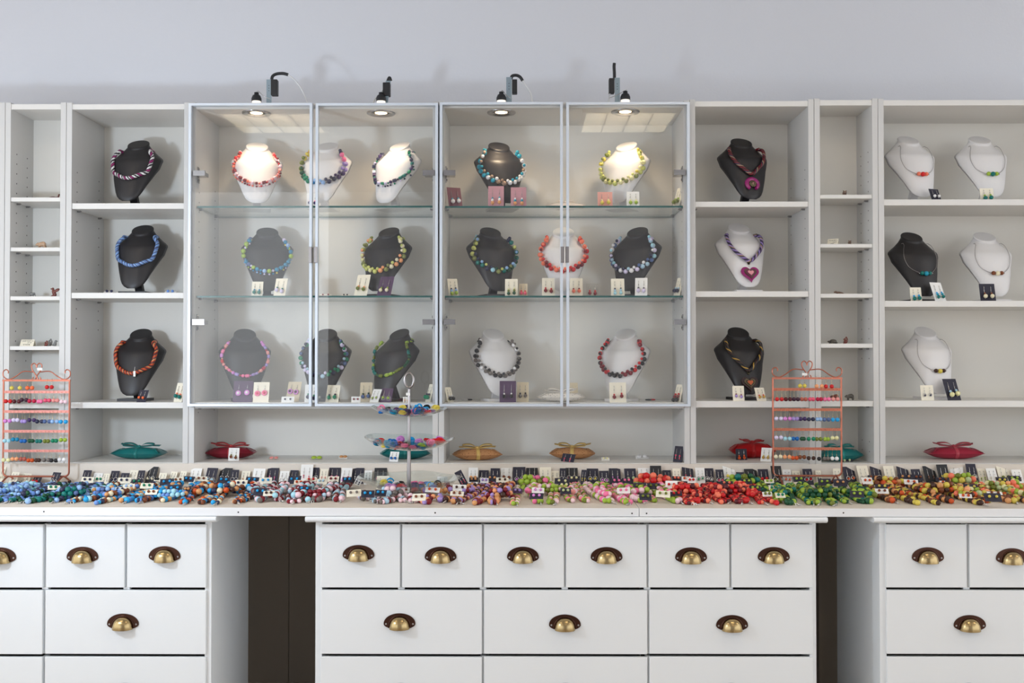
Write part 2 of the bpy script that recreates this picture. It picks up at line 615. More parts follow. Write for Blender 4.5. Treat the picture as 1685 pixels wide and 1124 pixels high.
# ------------------------------------------------------------------ glass doors, hinges, handles
HINGE = MB()
HINGE.box((-0.004, -0.012, -0.0085), (0.034, -0.002, 0.0085))
HINGE.box((0.0, -0.002, -0.006), (0.03, 0.045, 0.006))
HINGE.box((0.0, 0.018, -0.026), (0.003, 0.030, 0.026))
HINGE.tube([(0.003, 0.024, 0.018), (0.006, 0.024, 0.018)], 0.004, 8).tube([(0.003, 0.024, -0.018), (0.006, 0.024, -0.018)], 0.004, 8)
HINGE = HINGE.mesh('hinge', [CHROME])


def door(root, u0, u1, vt, vb, hinge_side):
    Y0, Y1 = -0.022, -0.003
    a, c = P(u0, vt, Y0), P(u1, vb, Y0)
    am, cm = P(u0, 590, Y0), P(u1, 590, Y0)
    x0, x1, z1, z0 = am.x, cm.x, a.z, c.z
    w = 0.0085
    b = MB()
    out = [(x0, z0), (x1, z0), (x1, z1), (x0, z1)]
    inn = [(x0 + w, z0 + w), (x1 - w, z0 + w), (x1 - w, z1 - w), (x0 + w, z1 - w)]
    vs = []
    for yy in (Y0, Y1):
        vs += [(x, yy, z) for x, z in out] + [(x, yy, z) for x, z in inn]
    fs = []
    for i in range(4):
        j = (i + 1) % 4
        fs += [(i, j, 4 + j, 4 + i), (8 + j, 8 + i, 12 + i, 12 + j), (j, i, 8 + i, 8 + j), (4 + i, 4 + j, 12 + j, 12 + i)]
    b.add(vs, fs, 0)
    d = b.build('door', ALU, root, bevel=0.0006, seg=1)
    MB().box((x0 + w - 0.002, -0.0140, z0 + w - 0.002), (x1 - w + 0.002, -0.0105, z1 - w + 0.002)).build('glass_pane', PANE, d)
    xh = x1 if hinge_side < 0 else x0
    s = -1 if hinge_side < 0 else 1
    zh0, zh1 = P(859, 432, -0.03).z, P(859, 406, -0.03).z
    MB().box((xh + s * -0.003, -0.034, zh0), (xh + s * 0.008, -0.022, zh1)).box((xh + s * -0.003, -0.034, zh0), (xh + s * -0.001, -0.010, zh1)).build('handle', STEEL, d, bevel=0.0006, seg=1)
    xp = x0 + 0.0035 + T - 0.006 if hinge_side < 0 else x1 - 0.0035 - T + 0.006
    for v in (285, 530):
        p = Vector((xp, 0, zz(v))) - root.location
        o = inst('hinge', HINGE, d, p)
        if hinge_side > 0: o.scale = (-1, 1, 1)
    return d


door(UNIT['C'][0], 308.2, 512.5, 169.5, 669, -1)
door(UNIT['C'][0], 518, 720.3, 169.5, 669, 1)
door(UNIT['D'][0], 723, 926.5, 168, 669.2, -1)
door(UNIT['D'][0], 932.2, 1136.2, 168, 669.2, 1)

# ------------------------------------------------------------------ halogen lamps of the cabinets
GLOW = mat('lamp_glow', (255, 226, 180), 0.4, emit=4.0)
CERAM = mat('lamp_ceramic', (236, 228, 216), 0.4, emit=0.5)


def downlight(u, v, unit, label, bracket, box, sleeve, cable, power):
    root_c, zs, zt, iy = UNIT[unit]
    zu = zt - 0.0225                          # underside of the top panel
    c = PZ(u, v, zu)
    t = thing('cabinet_spotlight', label, 'spotlight', (c.x, c.y, zt - 0.005), 0, 'halogen spotlights on the glass cabinets')
    mx = Matrix.Translation((c.x, c.y, zu))
    MB().lathe([(0.047, 0.0), (0.047, -0.002), (0.044, -0.0045), (0.036, -0.004), (0.032, -0.0015), (0.024, -0.0008), (0.024, 0.0), (0.047, 0.0)], 32, 0, mx).build('trim_ring', CHROME, t)
    MB().lathe([(0.0, -0.0014), (0.010, -0.0014), (0.020, -0.0004), (0.020, 0.0)], 24, 0, mx).build('lamp_lens', GLOW, t)
    zp = zt - 0.005
    m2 = Matrix.Translation((c.x, c.y, zp))
    MB().lathe([(0.0125, 0.0), (0.0125, 0.008), (0.0145, 0.012), (0.0145, 0.023)], 18, 0, m2).build('bulb_neck', [CERAM], t)
    MB().lathe([(0.0162, 0.021), (0.0165, 0.030), (0.0125, 0.040), (0.0075, 0.043), (0.0075, 0.050), (0.0, 0.050)], 18, 0, m2).build('lamp_socket', BLACKP, t)
    y = c.y + 0.01
    (ua, ub, va, vb, lean) = bracket
    p, q = P(ua, va, y), P(ub, vb, y)
    bb = MB()
    s = (lean / px(y))
    z0 = zp
    vs = []
    for yy in (y - 0.001, y + 0.001):
        vs += [(p.x, yy, z0), (q.x, yy, z0), (q.x + s, yy, p.z), (p.x + s, yy, p.z)]
    bb.add(vs, [(0, 1, 2, 3), (7, 6, 5, 4), (0, 4, 5, 1), (1, 5, 6, 2), (2, 6, 7, 3), (3, 7, 4, 0)])
    bb.box((p.x, y - 0.014, z0), (q.x, y + 0.001, z0 + 0.002))
    for vv in (0.35, 0.5, 0.65):
        cz = p.z * (1 - vv * 0.6) + z0 * vv * 0.6
        cx = (p.x + q.x) / 2 + s * (1 - vv * 0.6)
        bb.add([(cx + 0.0015 * math.cos(k * PI / 3), y - 0.0014, cz + 0.0015 * math.sin(k * PI / 3)) for k in range(6)], [tuple(range(6))], 1)
    bb.build('bracket', [BOXMETAL, HOLE], t)
    (ua, ub, va, vb) = box
    p, q = P(ua, va, y), P(ub, vb, y)
    MB().box((p.x, y - 0.006, q.z), (q.x, y + 0.018, p.z)).build('junction_box', BLACKP, t, bevel=0.002)
    pts = spline([P(a, d, y + 0.006) for a, d in sleeve], 8)
    MB().tube(pts, 0.0052, 8).build('cable_sleeve', BLACKP, t)
    cp = [P(a, d, y + 0.006 + 0.0 * i) for i, (a, d) in enumerate(cable)]
    if abs(cable[-1][1] - 168) < 3: cp[-1].z = zp + 0.002
    MB().tube(spline(cp, 8), 0.0026, 8).build('cable', CABLE, t)
    wp = spline([(c.x, c.y, zp + 0.05), (c.x + 0.004, c.y + 0.006, zp + 0.056), ((p.x + c.x) / 2, c.y + 0.009, zp + 0.04), (p.x, y, zp + 0.03)], 6)
    MB().tube(wp, 0.0012, 5).build('lead_wire', SILVER, t)
    d = bpy.data.lights.new('halogen', 'SPOT')
    d.energy = power
    d.color = (1.0, 0.77, 0.52)
    d.spot_size = R(125)
    d.spot_blend = 1.0
    d.shadow_soft_size = 0.02
    o = bpy.data.objects.new('halogen', d)
    COLL.objects.link(o)
    o.location = (c.x, c.y, zu - 0.006)
    o.rotation_euler = (R(11), 0, 0)


PW = 1.6
downlight(422, 186, 'C', 'halogen spotlight on the left glass cabinet, its cable arching right', (438.6, 446.7, 131, 167, 0), (446, 456.5, 131, 157),
          [(447, 131), (449, 125), (456, 121.5), (466, 121), (474, 123)], [(474, 123), (487, 134), (499, 152), (509, 168)], PW)
downlight(627, 186, 'C', 'halogen spotlight with tilted plate, right one on the left glass cabinet', (629, 637, 133, 167, 6), (630, 642, 136, 158),
          [(637, 137), (639, 131), (641, 128), (643, 133)], [(631, 146), (624, 155), (617, 163), (611, 168)], PW)
downlight(825, 185, 'D', 'halogen spotlight with short drooping sleeve on the right glass cabinet', (833, 842, 127, 167, 0), (842.5, 851, 131, 154),
          [(841, 130), (843, 125), (850, 124), (856, 127), (860, 133)], [(860, 133), (868, 145), (874, 157), (877.6, 168)], PW)
downlight(1029, 184, 'D', 'halogen spotlight with upright black sleeve on the right glass cabinet', (1011.5, 1020, 128, 167, 0), (1002, 1011, 129, 153.5),
          [(1011, 131), (1011, 120), (1010.5, 110), (1011, 104)], [(1004, 152), (1003, 158), (1002, 163), (1001, 168)], PW)

# ------------------------------------------------------------------ drawer chests
HD = MB()                                          # cup handle, origin at the middle of its lower edge, front towards -Y
pts = []
for i in range(25):
    a = PI * i / 24
    pts.append((0.0425 * math.cos(a), 0.011 + 0.027 * math.sin(a)))
pts += [(-0.0422, 0.008), (-0.0395, 0.004), (-0.035, 0.0015), (-0.030, -0.001), (0.030, -0.001), (0.035, 0.0015), (0.0395, 0.004), (0.0422, 0.008)]
HD.prism(pts, -0.0025, 0.0, 1)
na, nb = 24, 10
vs, fs = [], []
for i in range(nb + 1):
    be = PI / 2 * i / nb
    for j in range(na + 1):
        al = PI * j / na
        ca = math.cos(al)
        vs.append((0.0275 * abs(ca) ** 0.85 * (1 if ca > 0 else -1) * math.cos(be), -0.0025 - 0.024 * math.sin(be) ** 0.9, -0.003 + 0.0325 * math.sin(al) ** 0.85 * math.cos(be) ** 0.75))
for i in range(nb):
    for j in range(na):
        k = i * (na + 1) + j
        fs.append((k, k + 1, k + na + 2, k + na + 1))
HD.add(vs, fs, 0, True)
ri = [(0.0300 * math.cos(PI * j / 24), -0.003, 0.0 + 0.0320 * math.sin(PI * j / 24)) for j in range(25)]
HD.tube(ri, 0.0016, 6, 1)
for sx in (-1, 1):
    m = Matrix.Translation((sx * 0.0360, -0.0025, 0.0095)) @ Matrix.Rotation(PI / 2, 4, 'X')
    HD.lathe([(0.0027, 0.0), (0.0027, 0.0008), (0.0012, 0.0012), (0.0, 0.0006)], 10, 2, m)
HDM = HD.mesh('cup_handle', [BRASS, BRONZE, STEEL])
BLACKI = mat('chest_inside', (60, 54, 48), 0.8)

DY = -0.545


def chest(label, uL, uR, ubL, ubR, cols, hand):
    """cols: list of (row, u0, u1) drawers in pixels; hand: handle positions"""
    xl, xr = P(ubL, 990, DY + 0.008).x, P(ubR, 990, DY + 0.008).x
    zt0, zt1 = P(859, 860.5, -0.575).z, ZCB - 0.0008
    root = thing('drawer_chest', label, 'chest of drawers', ((xl + xr) / 2, -0.35, 0), 0, 'white drawer chests')
    yf, yb = DY + 0.008, -0.15
    b = MB()
    b.box((xl, yf, 0), (xl + 0.018, yb, zt0))
    b.box((xr - 0.018, yf, 0), (xr, yb, zt0))
    b.box((xl + 0.018, yb - 0.012, 0), (xr - 0.018, yb, zt0))
    b.box((xl + 0.018, yf + 0.01, 0), (xr - 0.018, yb - 0.012, 0.10))
    b.build('carcass', PAINT, root, bevel=0.001)
    xa = P(uL, 855, -0.575).x
    xb = P(uR, 855, -0.575).x
    b = MB()
    prof = [(-0.568, zt0), (-0.574, zt0 + 0.002), (-0.578, zt0 + 0.006), (-0.578, zt1 - 0.004), (-0.574, zt1), (yb, zt1), (yb, zt0)]
    vs = [(xa, y, z) for y, z in prof] + [(xb, y, z) for y, z in prof]
    n = len(prof)
    b.add(vs, [tuple(range(n)), tuple(range(2 * n - 1, n - 1, -1))] + [(i, i + n, (i + 1) % n + n, (i + 1) % n) for i in range(n)])
    b.build('top_board', PAINT, root, bevel=0.001)
    rows = {1: (863, 967.2), 2: (971.2, 1077), 3: (1081, 1189)}
    d = MB()
    used = sorted(set(round(x) for r, u0, u1 in cols if r == 2 for x in (u0, u1)))
    for r, u0, u1 in cols:
        va, vb = rows[r]
        p, q = P(u0, va, DY), P(u1, vb, DY)
        pm, qm = P(u0, 990, DY), P(u1, 990, DY)
        x0, x1 = pm.x, qm.x
        b = MB()
        b.box((x0, DY, q.z), (x1, DY + 0.014, p.z))
        b.box((x0 + 0.012, DY + 0.014, q.z + 0.008), (x1 - 0.012, -0.22, p.z - 0.012))
        b.m[6:12] = [1] * 6
        dr = b.build('drawer', [PAINT, BLACKI], root, bevel=0.0016)
        for (hu, hv) in hand:
            if u0 < hu < u1 and va < hv < vb:
                hp = P(hu, hv + 12, DY)
                inst('cup_handle', HDM, dr, Vector((hp.x, DY, hp.z)) - root.location)
        if r == 3:
            inst('cup_handle', HDM, dr, Vector(((x0 + x1) / 2, DY, (p.z + q.z) / 2 - 0.02)) - root.location)
        if u1 < ubR - 20:
            d.box((x1 - 0.004, yf + 0.004, q.z - 0.001), (x1 + 0.009, yf + 0.02, p.z))
        if r == 1 and u1 < ubR - 20:
            xx = x1 + 0.0025
            d.box((xx - 0.0085, yf + 0.002, q.z - 0.006), (xx + 0.0085, yf + 0.02, q.z - 0.001))
    for r in (1, 2, 3):
        z = P(859, rows[r][0] - 3, DY).z
        d.box((xl + 0.018, yf + 0.03, z - 0.006), (xr - 0.018, yb - 0.012, z + 0.004), 1)
    d.build('divider_frame', [PAINT, BLACKI], root)
    return root


mid_cols = [(1, 527.5, 658), (1, 661.5, 793), (1, 796.5, 928), (1, 931.5, 1064), (1, 1067.5, 1200.5), (1, 1204, 1337.5),
            (2, 527.5, 793), (2, 796.5, 1065), (2, 1068.5, 1337.5), (3, 527.5, 793), (3, 796.5, 1065), (3, 1068.5, 1337.5)]
chest('long white drawer chest below the middle of the counter, under the tiered stand', 502, 1362, 519, 1343, mid_cols,
      [(590, 908), (725, 911), (860.5, 911), (998, 911.5), (1137, 912), (1273, 911.5), (657.5, 1020.5), (929.5, 1022.5), (1204.5, 1023.5)])
chest('white drawer chest at the left, left of the wider dark recess', -215, 355.5, -195, 348, [(1, -192, -62), (1, -59, 70), (1, 75, 204.5), (1, 208.5, 339), (2, -192, 70), (2, 74.5, 339), (3, -192, 70), (3, 74.5, 339)],
      [(136, 911), (271, 910), (1, 912), (-125, 912), (202.5, 1021), (-60, 1021)])
chest('white drawer chest at the right, right of the narrow dark recess', 1438, 2020, 1447.5, 2000, [(1, 1458.5, 1591.5), (1, 1596, 1728), (1, 1731, 1862), (1, 1865, 1997), (2, 1459, 1728), (2, 1731, 1997), (3, 1459, 1728), (3, 1731, 1997)],
      [(1526.5, 912), (1665, 913.5), (1797, 914), (1930, 914), (1595.5, 1023.5), (1864, 1024)])

# boards closing the back of the recesses under the counter
BRD = mat('recess_board', (156, 144, 130), 0.7, vary=0.04, bscale=10)
xs0, xs1, xs2 = P(150, 990, 0.26).x, P(474.5, 990, 0.26).x, P(1600, 990, 0.26).x
zr = ZCB - 0.002
for a, c, lab in ((xs0, xs1, 'taupe back board under the counter, left of the seam'), (xs1 + 0.002, xs2, 'taupe back board under the counter, right of the seam')):
    tag(MB().box((a, 0.262, 0.0), (c, 0.274, zr)).build('recess_board', BRD), lab, 'back board')
p0, p1 = P(1344, 990, -0.16), P(1355, 990, 0.05)
tag(MB().box((p1.x - 0.02, 0.03, 0), (p1.x, 0.26, zr)).build('counter_support', BRD), 'dark upright board under the counter in the narrow recess', 'support board')
# ------------------------------------------------------------------ necklace busts
KZ = 1.13
RINGS = [  # z, half width, y of the edges, front bulge, back bulge, slope
    (.1985, .0350, .040, .0265, .0265, .60), (.1970, .0364, .040, .0278, .0278, .60), (.1938, .0368, .040, .0282, .0282, .60), (.1928, .0358, .040, .0274, .0274, .60),
    (.1888, .0382, .039, .031, .027, .54), (.1810, .0468, .039, .037, .023, .42), (.1720, .0578, .040, .044, .016, .28), (.1630, .0690, .041, .050, .006, .18),
    (.1555, .0790, .042, .056, -.006, .10), (.1500, .0848, .042, .060, -.018, .05), (.1445, .0864, .040, .062, -.028, .02), (.1340, .0842, .033, .061, -.034, 0),
    (.119, .0795, .028, .060, -.038, 0), (.105, .0725, .016, .052, -.035, 0), (.085, .0640, -.002, .040, -.028, 0), (.062, .0535, -.020, .029, -.018, 0), (.042, .0445, -.033, .020, -.011, 0),
    (.030, .0370, -.040, .015, -.008, 0), (.022, .0280, -.0450, .0105, -.004, 0), (.0165, .0150, -.0485, .006, -.001, 0)]


def surf_at(x, z):
    z = z / KZ
    r = RINGS
    if z >= r[4][0]: a = bq = r[4]
    elif z <= r[-1][0]: a = bq = r[-1]
    else:
        for i in range(4, len(r) - 1):
            if r[i][0] >= z >= r[i + 1][0]:
                a, bq = r[i], r[i + 1]
                break
    t = 0 if a is bq else (a[0] - z) / (a[0] - bq[0])
    w, yc, f = (a[k] + (bq[k] - a[k]) * t for k in (1, 2, 3))
    c = max(-1, min(1, x / w))
    s = math.sqrt(1 - c * c)
    n = Vector((c / w, -s / max(f, .01), 0))
    if n.length > 0: n.normalize()
    n.z = 0.30
    n.normalize()
    return Vector((x, yc - f * s, z * KZ)), n


def bust_mesh():
    b = MB()
    N = 28
    vs, fs = [], []
    for (z, w, yc, f, bk, sl) in RINGS:
        for j in range(N):
            a = 2 * PI * j / N
            x = w * math.cos(a)
            s = math.sin(a)
            if s >= 0:
                y = yc - f * s
            elif bk >= 0:
                y = yc - bk * s
            else:
                y = yc + bk * -s * 0.97
                y = min(yc, yc + bk * (-s))
            vs.append((x, y, (z + sl * (y - 0.040)) * KZ))
    for i in range(len(RINGS) - 1):
        for j in range(N):
            l = (j + 1) % N
            fs.append((i * N + j, (i + 1) * N + j, (i + 1) * N + l, i * N + l))
    b.add(vs, fs, 0, True)
    b.add(vs[:N], [tuple(range(N))], 0)
    b.add(vs[-N:], [tuple(range(N))[::-1]], 0)
    return b


BM_ = bust_mesh()
BASE = MB()
BASE.box((-0.045, -0.052, 0.0), (0.045, 0.040, 0.009))
STRUT = MB()
vs = [(-.013, .012, .009), (.013, .012, .009), (.013, .030, .009), (-.013, .030, .009), (-.011, -.022, .075), (.011, -.022, .075), (.011, -.006, .085), (-.011, -.006, .085)]
STRUT.add(vs, [(0, 1, 5, 4), (1, 2, 6, 5), (2, 3, 7, 6), (3, 0, 4, 7), (4, 5, 6, 7), (3, 2, 1, 0)])
BUSTM = {}
for k, m in (('black', BUSTB), ('white', BUSTW)):
    BUSTM[k] = (BM_.mesh('bust_form', [m]), BASE.mesh('base', [m]), STRUT.mesh('strut', [m]))

BUSTS = []


def bust(unit, k, u, v, yaw, colour, label, y=0.125):
    zs = shelf_z(unit, k)
    # yaw is measured from facing the camera; yaw>0 turns the front to the right
    a = R(yaw)
    for _ in range(3):
        off = Matrix.Rotation(a, 3, 'Z') @ Vector((0, 0.040, 0))
        X = P(u, v, y + off.y).x - off.x
        a = R(yaw) - math.atan2(X, y - CAM_Y)
    t = thing('necklace_bust', label, 'jewellery bust', (X, y, zs), a, colour + ' necklace busts')
    f, ba, st = BUSTM[colour]
    inst('bust_form', f, t)
    inst('base', ba, t)
    inst('strut', st, t)
    BUSTS.append(t)
    return t


def loop_ctrl(sx=1.0, zb=0.073, zt=0.172, wide=0.0725, lift=0.0):
    """closed ring of control points around the neck, front part lying on the bust"""
    fr = [(.052, .168), (.066, .150), (wide, .127), (wide * .87, .103), (wide * .56, zb + .011), (wide * .27, zb + .0028), (0, zb)]
    fr = [(x * sx, z * KZ) for x, z in fr]
    pts = []
    for x, z in fr: pts.append(surf_at(x, z))
    left = [surf_at(-x, z) for x, z in reversed(fr[:-1])]
    allp = [(p + n * lift) for p, n in pts + left]
    back = [Vector((-.040, .056, .176 * KZ)), Vector((0, .078, .186 * KZ)), Vector((.040, .056, .176 * KZ))]
    return allp + [p + Vector((p.x * .12, lift * .7, 0)) for p in back]


def necklace_root(t, label, group):
    r = thing('necklace', label, 'necklace', tuple(t.location), t.rotation_euler.z, group)
    return r


def push(p, r):
    """keep a bead of radius r just outside the bust"""
    if p.y > 0.034: return p
    q, n = surf_at(p.x, p.z)
    return Vector((p.x, min(p.y, q.y), p.z)) + n * r * 0.9


def beads_double(t, label, cols, rbig=0.0068, rsmall=0.0042, seq=False, seed=1, **kw):
    rnd = random.Random(seed)
    r = necklace_root(t, label, 'bead necklaces on busts')
    path = spline(loop_ctrl(lift=0.0, **kw), 10, True)
    L = length(path + [path[0]])
    rbig *= 1.08
    rsmall *= 1.08
    n = int(L / (rbig * 2.3))
    st = L / n
    cord = MB().tube([push(p, 0.003) for p in path], 0.0007, 4, 0, True)
    cord.build('cord', CORD, r, world=False)
    for i, (p, tg) in enumerate(along(path, [st * (k + .5) for k in range(n)], True)):
        c = cols[int(i / n * len(cols)) % len(cols)] if seq else cols[rnd.randrange(len(cols))]
        q = push(p, rbig)
        q.z -= 0.0015 if i % 2 else 0
        inst('bead', bead_mesh(c), r, q, rbig * rnd.uniform(.94, 1.05))
        if rsmall and p.y < 0.034:
            c2 = cols[int(i / n * len(cols)) % len(cols)] if seq else cols[rnd.randrange(len(cols))]
            q2, nn = surf_at(p.x * .90, p.z + 0.006)
            q2 = q2 + nn * (rsmall + (rbig * .9))
            side = Vector((p.x, 0, 0))
            inst('bead', bead_mesh(c2), r, q2 + tg * rbig, rsmall * rnd.uniform(.9, 1.15))
    return r


def beads_single(t, label, cols, rad=0.0055, kinds=('ball',), seed=1, spike=0.0, **kw):
    rnd = random.Random(seed)
    r = necklace_root(t, label, 'bead necklaces on busts')
    path = spline(loop_ctrl(lift=0.0, **kw), 10, True)
    L = length(path + [path[0]])
    MB().tube([push(p, 0.003) for p in path], 0.0007, 4, 0, True).build('cord', CORD, r, world=False)
    d, i = 0.0, 0
    spots = []
    while d < L:
        big = i % 3 != 2
        q = rad * (rnd.uniform(.9, 1.15) if big else .6)
        k = kinds[rnd.randrange(len(kinds))] if big else 'ball'
        l = q * (1.15 if k == 'barrel' else (1.0 if k != 'disc' else .45))
        if d + 2 * l > L: break
        spots.append((d + l, q, k))
        d += 2 * l * 1.03
        i += 1
    pos = along(path, [s[0] for s in spots], True)
    for (p, tg), (dd, q, k) in zip(pos, spots):
        c = cols[rnd.randrange(len(cols))]
        inst('bead', bead_mesh(c, k), r, push(p, q), q, zrot(tg))
        if spike and p.y < 0.02 and rnd.random() < spike:
            qq, nn = surf_at(p.x * 1.03, p.z - 0.010)
            inst('bead', bead_mesh(cols[rnd.randrange(len(cols))], 'ball'), r, qq + nn * .004, .0032)
    return r


def rope(t, label, cols, rad=0.0062, pitch=3, tagged=False, **kw):
    r = necklace_root(t, label, 'rope necklaces')
    path = [push(p, rad) for p in spline(loop_ctrl(lift=0.0, **kw), 26, True)]
    n = 18
    seq = cols
    MB().tube(path, rad, n, 0, True, None, lambda i, j: seq[int(i * 0.3 + j * len(seq) / n) % len(seq)]).build(
        'rope', [mat('rope_' + c.replace(' ', '_'), COL[c], 0.3, spec=0.6, bump=0.5, bscale=900) for c in ROPEC], r, world=False)
    if tagged:
        p, n_ = surf_at(.012, .090)
        p = p + n_ * 0.014
        b = MB().box((p.x - .0035, p.y - .0004, p.z - .012), (p.x + .0035, p.y + .0004, p.z + .006))
        b.tube([(p.x, p.y, p.z + .006), (p.x + .001, p.y + .002, p.z + .020)], .0005, 4)
        b.build('price_tag', CARD['white'], r, world=False)
    return r


def heart(s, n=40):
    out = []
    for i in range(n):
        a = 2 * PI * i / n
        out.append((s * 16 * math.sin(a) ** 3 / 16, s * (13 * math.cos(a) - 5 * math.cos(2 * a) - 2 * math.cos(3 * a) - math.cos(4 * a)) / 16))
    return out


def twisted_pendant(t, label, strands, pend, zend=0.088):
    """several thin cords twisted together in a V, with a pendant"""
    r = necklace_root(t, label, 'twisted cord necklaces with pendants')
    fr = [(.050, .168), (.054, .150), (.044, .126), (.022, .104), (0, zend)]
    f = [surf_at(x, z * KZ) for x, z in fr]
    g = [surf_at(-x, z * KZ) for x, z in reversed(fr[:-1])]
    ctrl = [p + n * .005 for p, n in f + g] + [Vector((-.040, .058, .176 * KZ)), Vector((0, .08, .186 * KZ)), Vector((.040, .058, .176 * KZ))]
    path = [push(p, .005) for p in spline(ctrl, 14, True)]
    N = len(path)
    b = MB()
    mats = []
    for k, c in enumerate(strands):
        mats.append(mat('cordage_' + c.replace(' ', '_'), COL[c], 0.28, spec=0.6))
        pts = []
        for i, p in enumerate(path):
            tg = (path[(i + 1) % N] - path[i - 1]).normalized()
            s = tg.cross(Vector((0, -1, .3))).normalized()
            q = s.cross(tg)
            a = 2 * PI * (k / len(strands) + i / N * 11)
            pts.append(p + (s * math.cos(a) + q * math.sin(a)) * .0036)
        b.tube(pts, 0.0024, 5, k, True)
    b.build('twisted_cord', mats, r, world=False)
    p, n = surf_at(0, (zend - (.030 if pend == 'ring' else .036)) * KZ)
    tilt = Matrix.Translation(p + n * .0045) @ Matrix.Rotation(R(-24), 4, 'X')
    pm = [mat('pendant_magenta', COL['magenta'], 0.2, coat=0.5), mat('pendant_bronze', (112, 104, 82), 0.32, metal=0.9), mat('pendant_pink', (226, 150, 160), 0.35),
          mat('pendant_brown', (50, 26, 22), 0.2, coat=0.5), mat('pendant_orange', (190, 92, 52), 0.3)]
    b = MB()
    if pend == 'ring':
        pts = [(.0185 * math.sin(a), 0, .0185 * math.cos(a)) for a in [R(-148 + 296 * i / 30) for i in range(31)]]
        rr = [.0055 + .003 * math.sin(PI * i / 30) for i in range(31)]
        b.tube(pts, rr, 10, 0, False, tilt, None)
        for k in range(10):
            a = 2 * PI * k / 10
            b.ball((.0088 * math.cos(a), -.0045, .0088 * math.sin(a)), (.0040, .0022, .0040), 8, 5, 1, tilt)
        b.ball((0, -.005, 0), (.0075, .003, .0075), 12, 6, 1, tilt)
        b.ball((0, -.008, 0), .002, 8, 5, 2, tilt)
        top = .027
    else:
        o = 0 if pend == 'heart_pink' else 3
        q = 1.36 if o == 0 else 1.25
        b.prism(heart(.0225 * q), -.0035, .0035, o, tilt)
        b.prism(heart(.0150 * q), -.0058, -.0034, 1, tilt)
        b.prism(heart(.0110 * q), -.0068, -.0057, o, tilt)
        b.prism(heart(.0092 * q), -.0078, -.0057, 1, tilt)
        b.prism(heart(.0075 * q), -.0086, -.0057, 2 if o == 0 else 4, tilt)
        top = .020 * q
    b.build('pendant', pm, r, world=False, bevel=0.0012 if pend != 'ring' else 0)
    b = MB()
    b.torus((0, 0, top + .003), .003, .0009, 10, 5, 0, tilt)
    b.prism([(-.006, top + .018), (.006, top + .018), (.0035, top + .006), (0, top + .004), (-.0035, top + .006)], -.005, .003, 0, tilt)
    b.build('bail', pm[1], r, world=False)
    return r


def wire_necklace(t, label, cols, c='silver'):
    r = necklace_root(t, label, 'wire necklaces with three beads')
    fr = [(.044, .172), (.053, .152), (.056, .128), (.046, .102), (.024, .086), (0, .081)]
    f = [surf_at(x, z * KZ) for x, z in fr]
    g = [surf_at(-x, z * KZ) for x, z in reversed(fr[:-1])]
    ctrl = [p + n * .0015 for p, n in f + g] + [Vector((-.038, .058, .178 * KZ)), Vector((0, .074, .188 * KZ)), Vector((.038, .058, .178 * KZ))]
    path = [push(p, .002) for p in spline(ctrl, 12, True)]
    MB().tube(path, 0.0008, 5, 0, True).build('wire', STEEL, r, world=False)
    for k, cc in enumerate(cols):
        x = (k - 1) * .0125
        p, n = surf_at(x, .081 * KZ + abs(k - 1) * .0015)
        rad = .0078 if k == 1 else .0068
        inst('bead', bead_mesh(cc), r, p + n * rad * .95, rad)
    for x in (-.0215, -.0065, .0065, .0215):
        p, n = surf_at(x, .082 * KZ)
        inst('spacer', bead_mesh('silver', 'disc'), r, p + n * .006, .0028, zrot((1, 0, 0)))
    return r


ROPEC = ['black', 'white', 'magenta', 'slate', 'light blue', 'navy', 'burnt orange', 'dark red', 'tan', 'cornflower']
B_ = 'black necklace bust '
W_ = 'white necklace bust '
t = bust('B', 1, 228, 236, -24, 'black', B_ + 'on the top shelf of the open bookcase left of the glass cabinets')
rope(t, 'black, white and magenta spiral rope necklace on a black bust', [0, 0, 1, 1, 0, 2, 2, 0, 1], zb=.082, wide=.064, sx=.96)
t = bust('B', 2, 235, 377, -22, 'black', B_ + 'wearing a blue rope, middle shelf left of the glass cabinets')
rope(t, 'shimmering blue rope necklace on a black bust in the left bookcase', [3, 4, 5, 9, 4, 3, 5, 9], zb=.082, wide=.064, sx=.96)
t = bust('B', 3, 232, 548, -20, 'black', B_ + 'wearing a rust-red rope, third shelf left of the glass cabinets')
rope(t, 'rust-red, black and tan spiral rope necklace with a white price tag', [6, 7, 0, 8, 6, 7, 0, 6], zb=.080, wide=.064, sx=.96, tagged=True)

t = bust('C', 1, 423, 244, 0, 'white', W_ + 'facing straight ahead under the leftmost cabinet spotlight')
beads_single(t, 'chunky coral, red and pale pink bead necklace on brightly lit white bust', ['red', 'coral', 'dark red', 'salmon', 'pale pink', 'coral'], .0058, ('chip', 'ball', 'disc'), 3, .9)
t = bust('C', 1, 539, 245, -18, 'white', W_ + 'wearing rainbow beads, half behind the doors of the left cabinet')
beads_double(t, 'rainbow bead necklace running from purple over red and green to blue',
             ['pink', 'lavender', 'purple', 'navy', 'light blue', 'sky blue', 'emerald', 'dark green', 'olive', 'yellow', 'coral', 'red', 'dark red', 'pink', 'lavender', 'navy'], .0072, .0050, True, 5)
t = bust('C', 1, 658, 242, -34, 'white', W_ + 'turned left on the top glass shelf, beside the cabinet partition')
beads_single(t, 'navy, green and pale lilac bead necklace with chips on white bust', ['navy', 'emerald', 'pale lilac', 'purple', 'navy', 'teal'], .0056, ('ball', 'chip', 'barrel'), 9, .7)
t = bust('D', 1, 821, 240, 14, 'black', B_ + 'wearing turquoise, white and taupe beads, under a spotlight')
beads_double(t, 'turquoise, white and taupe double bead necklace on a black bust', ['turquoise', 'white', 'taupe', 'turquoise', 'white', 'taupe'], .0072, .0048, False, 11)
t = bust('D', 1, 1031, 244, -22, 'white', W_ + 'wearing olive and yellow beads, under the rightmost spotlight')
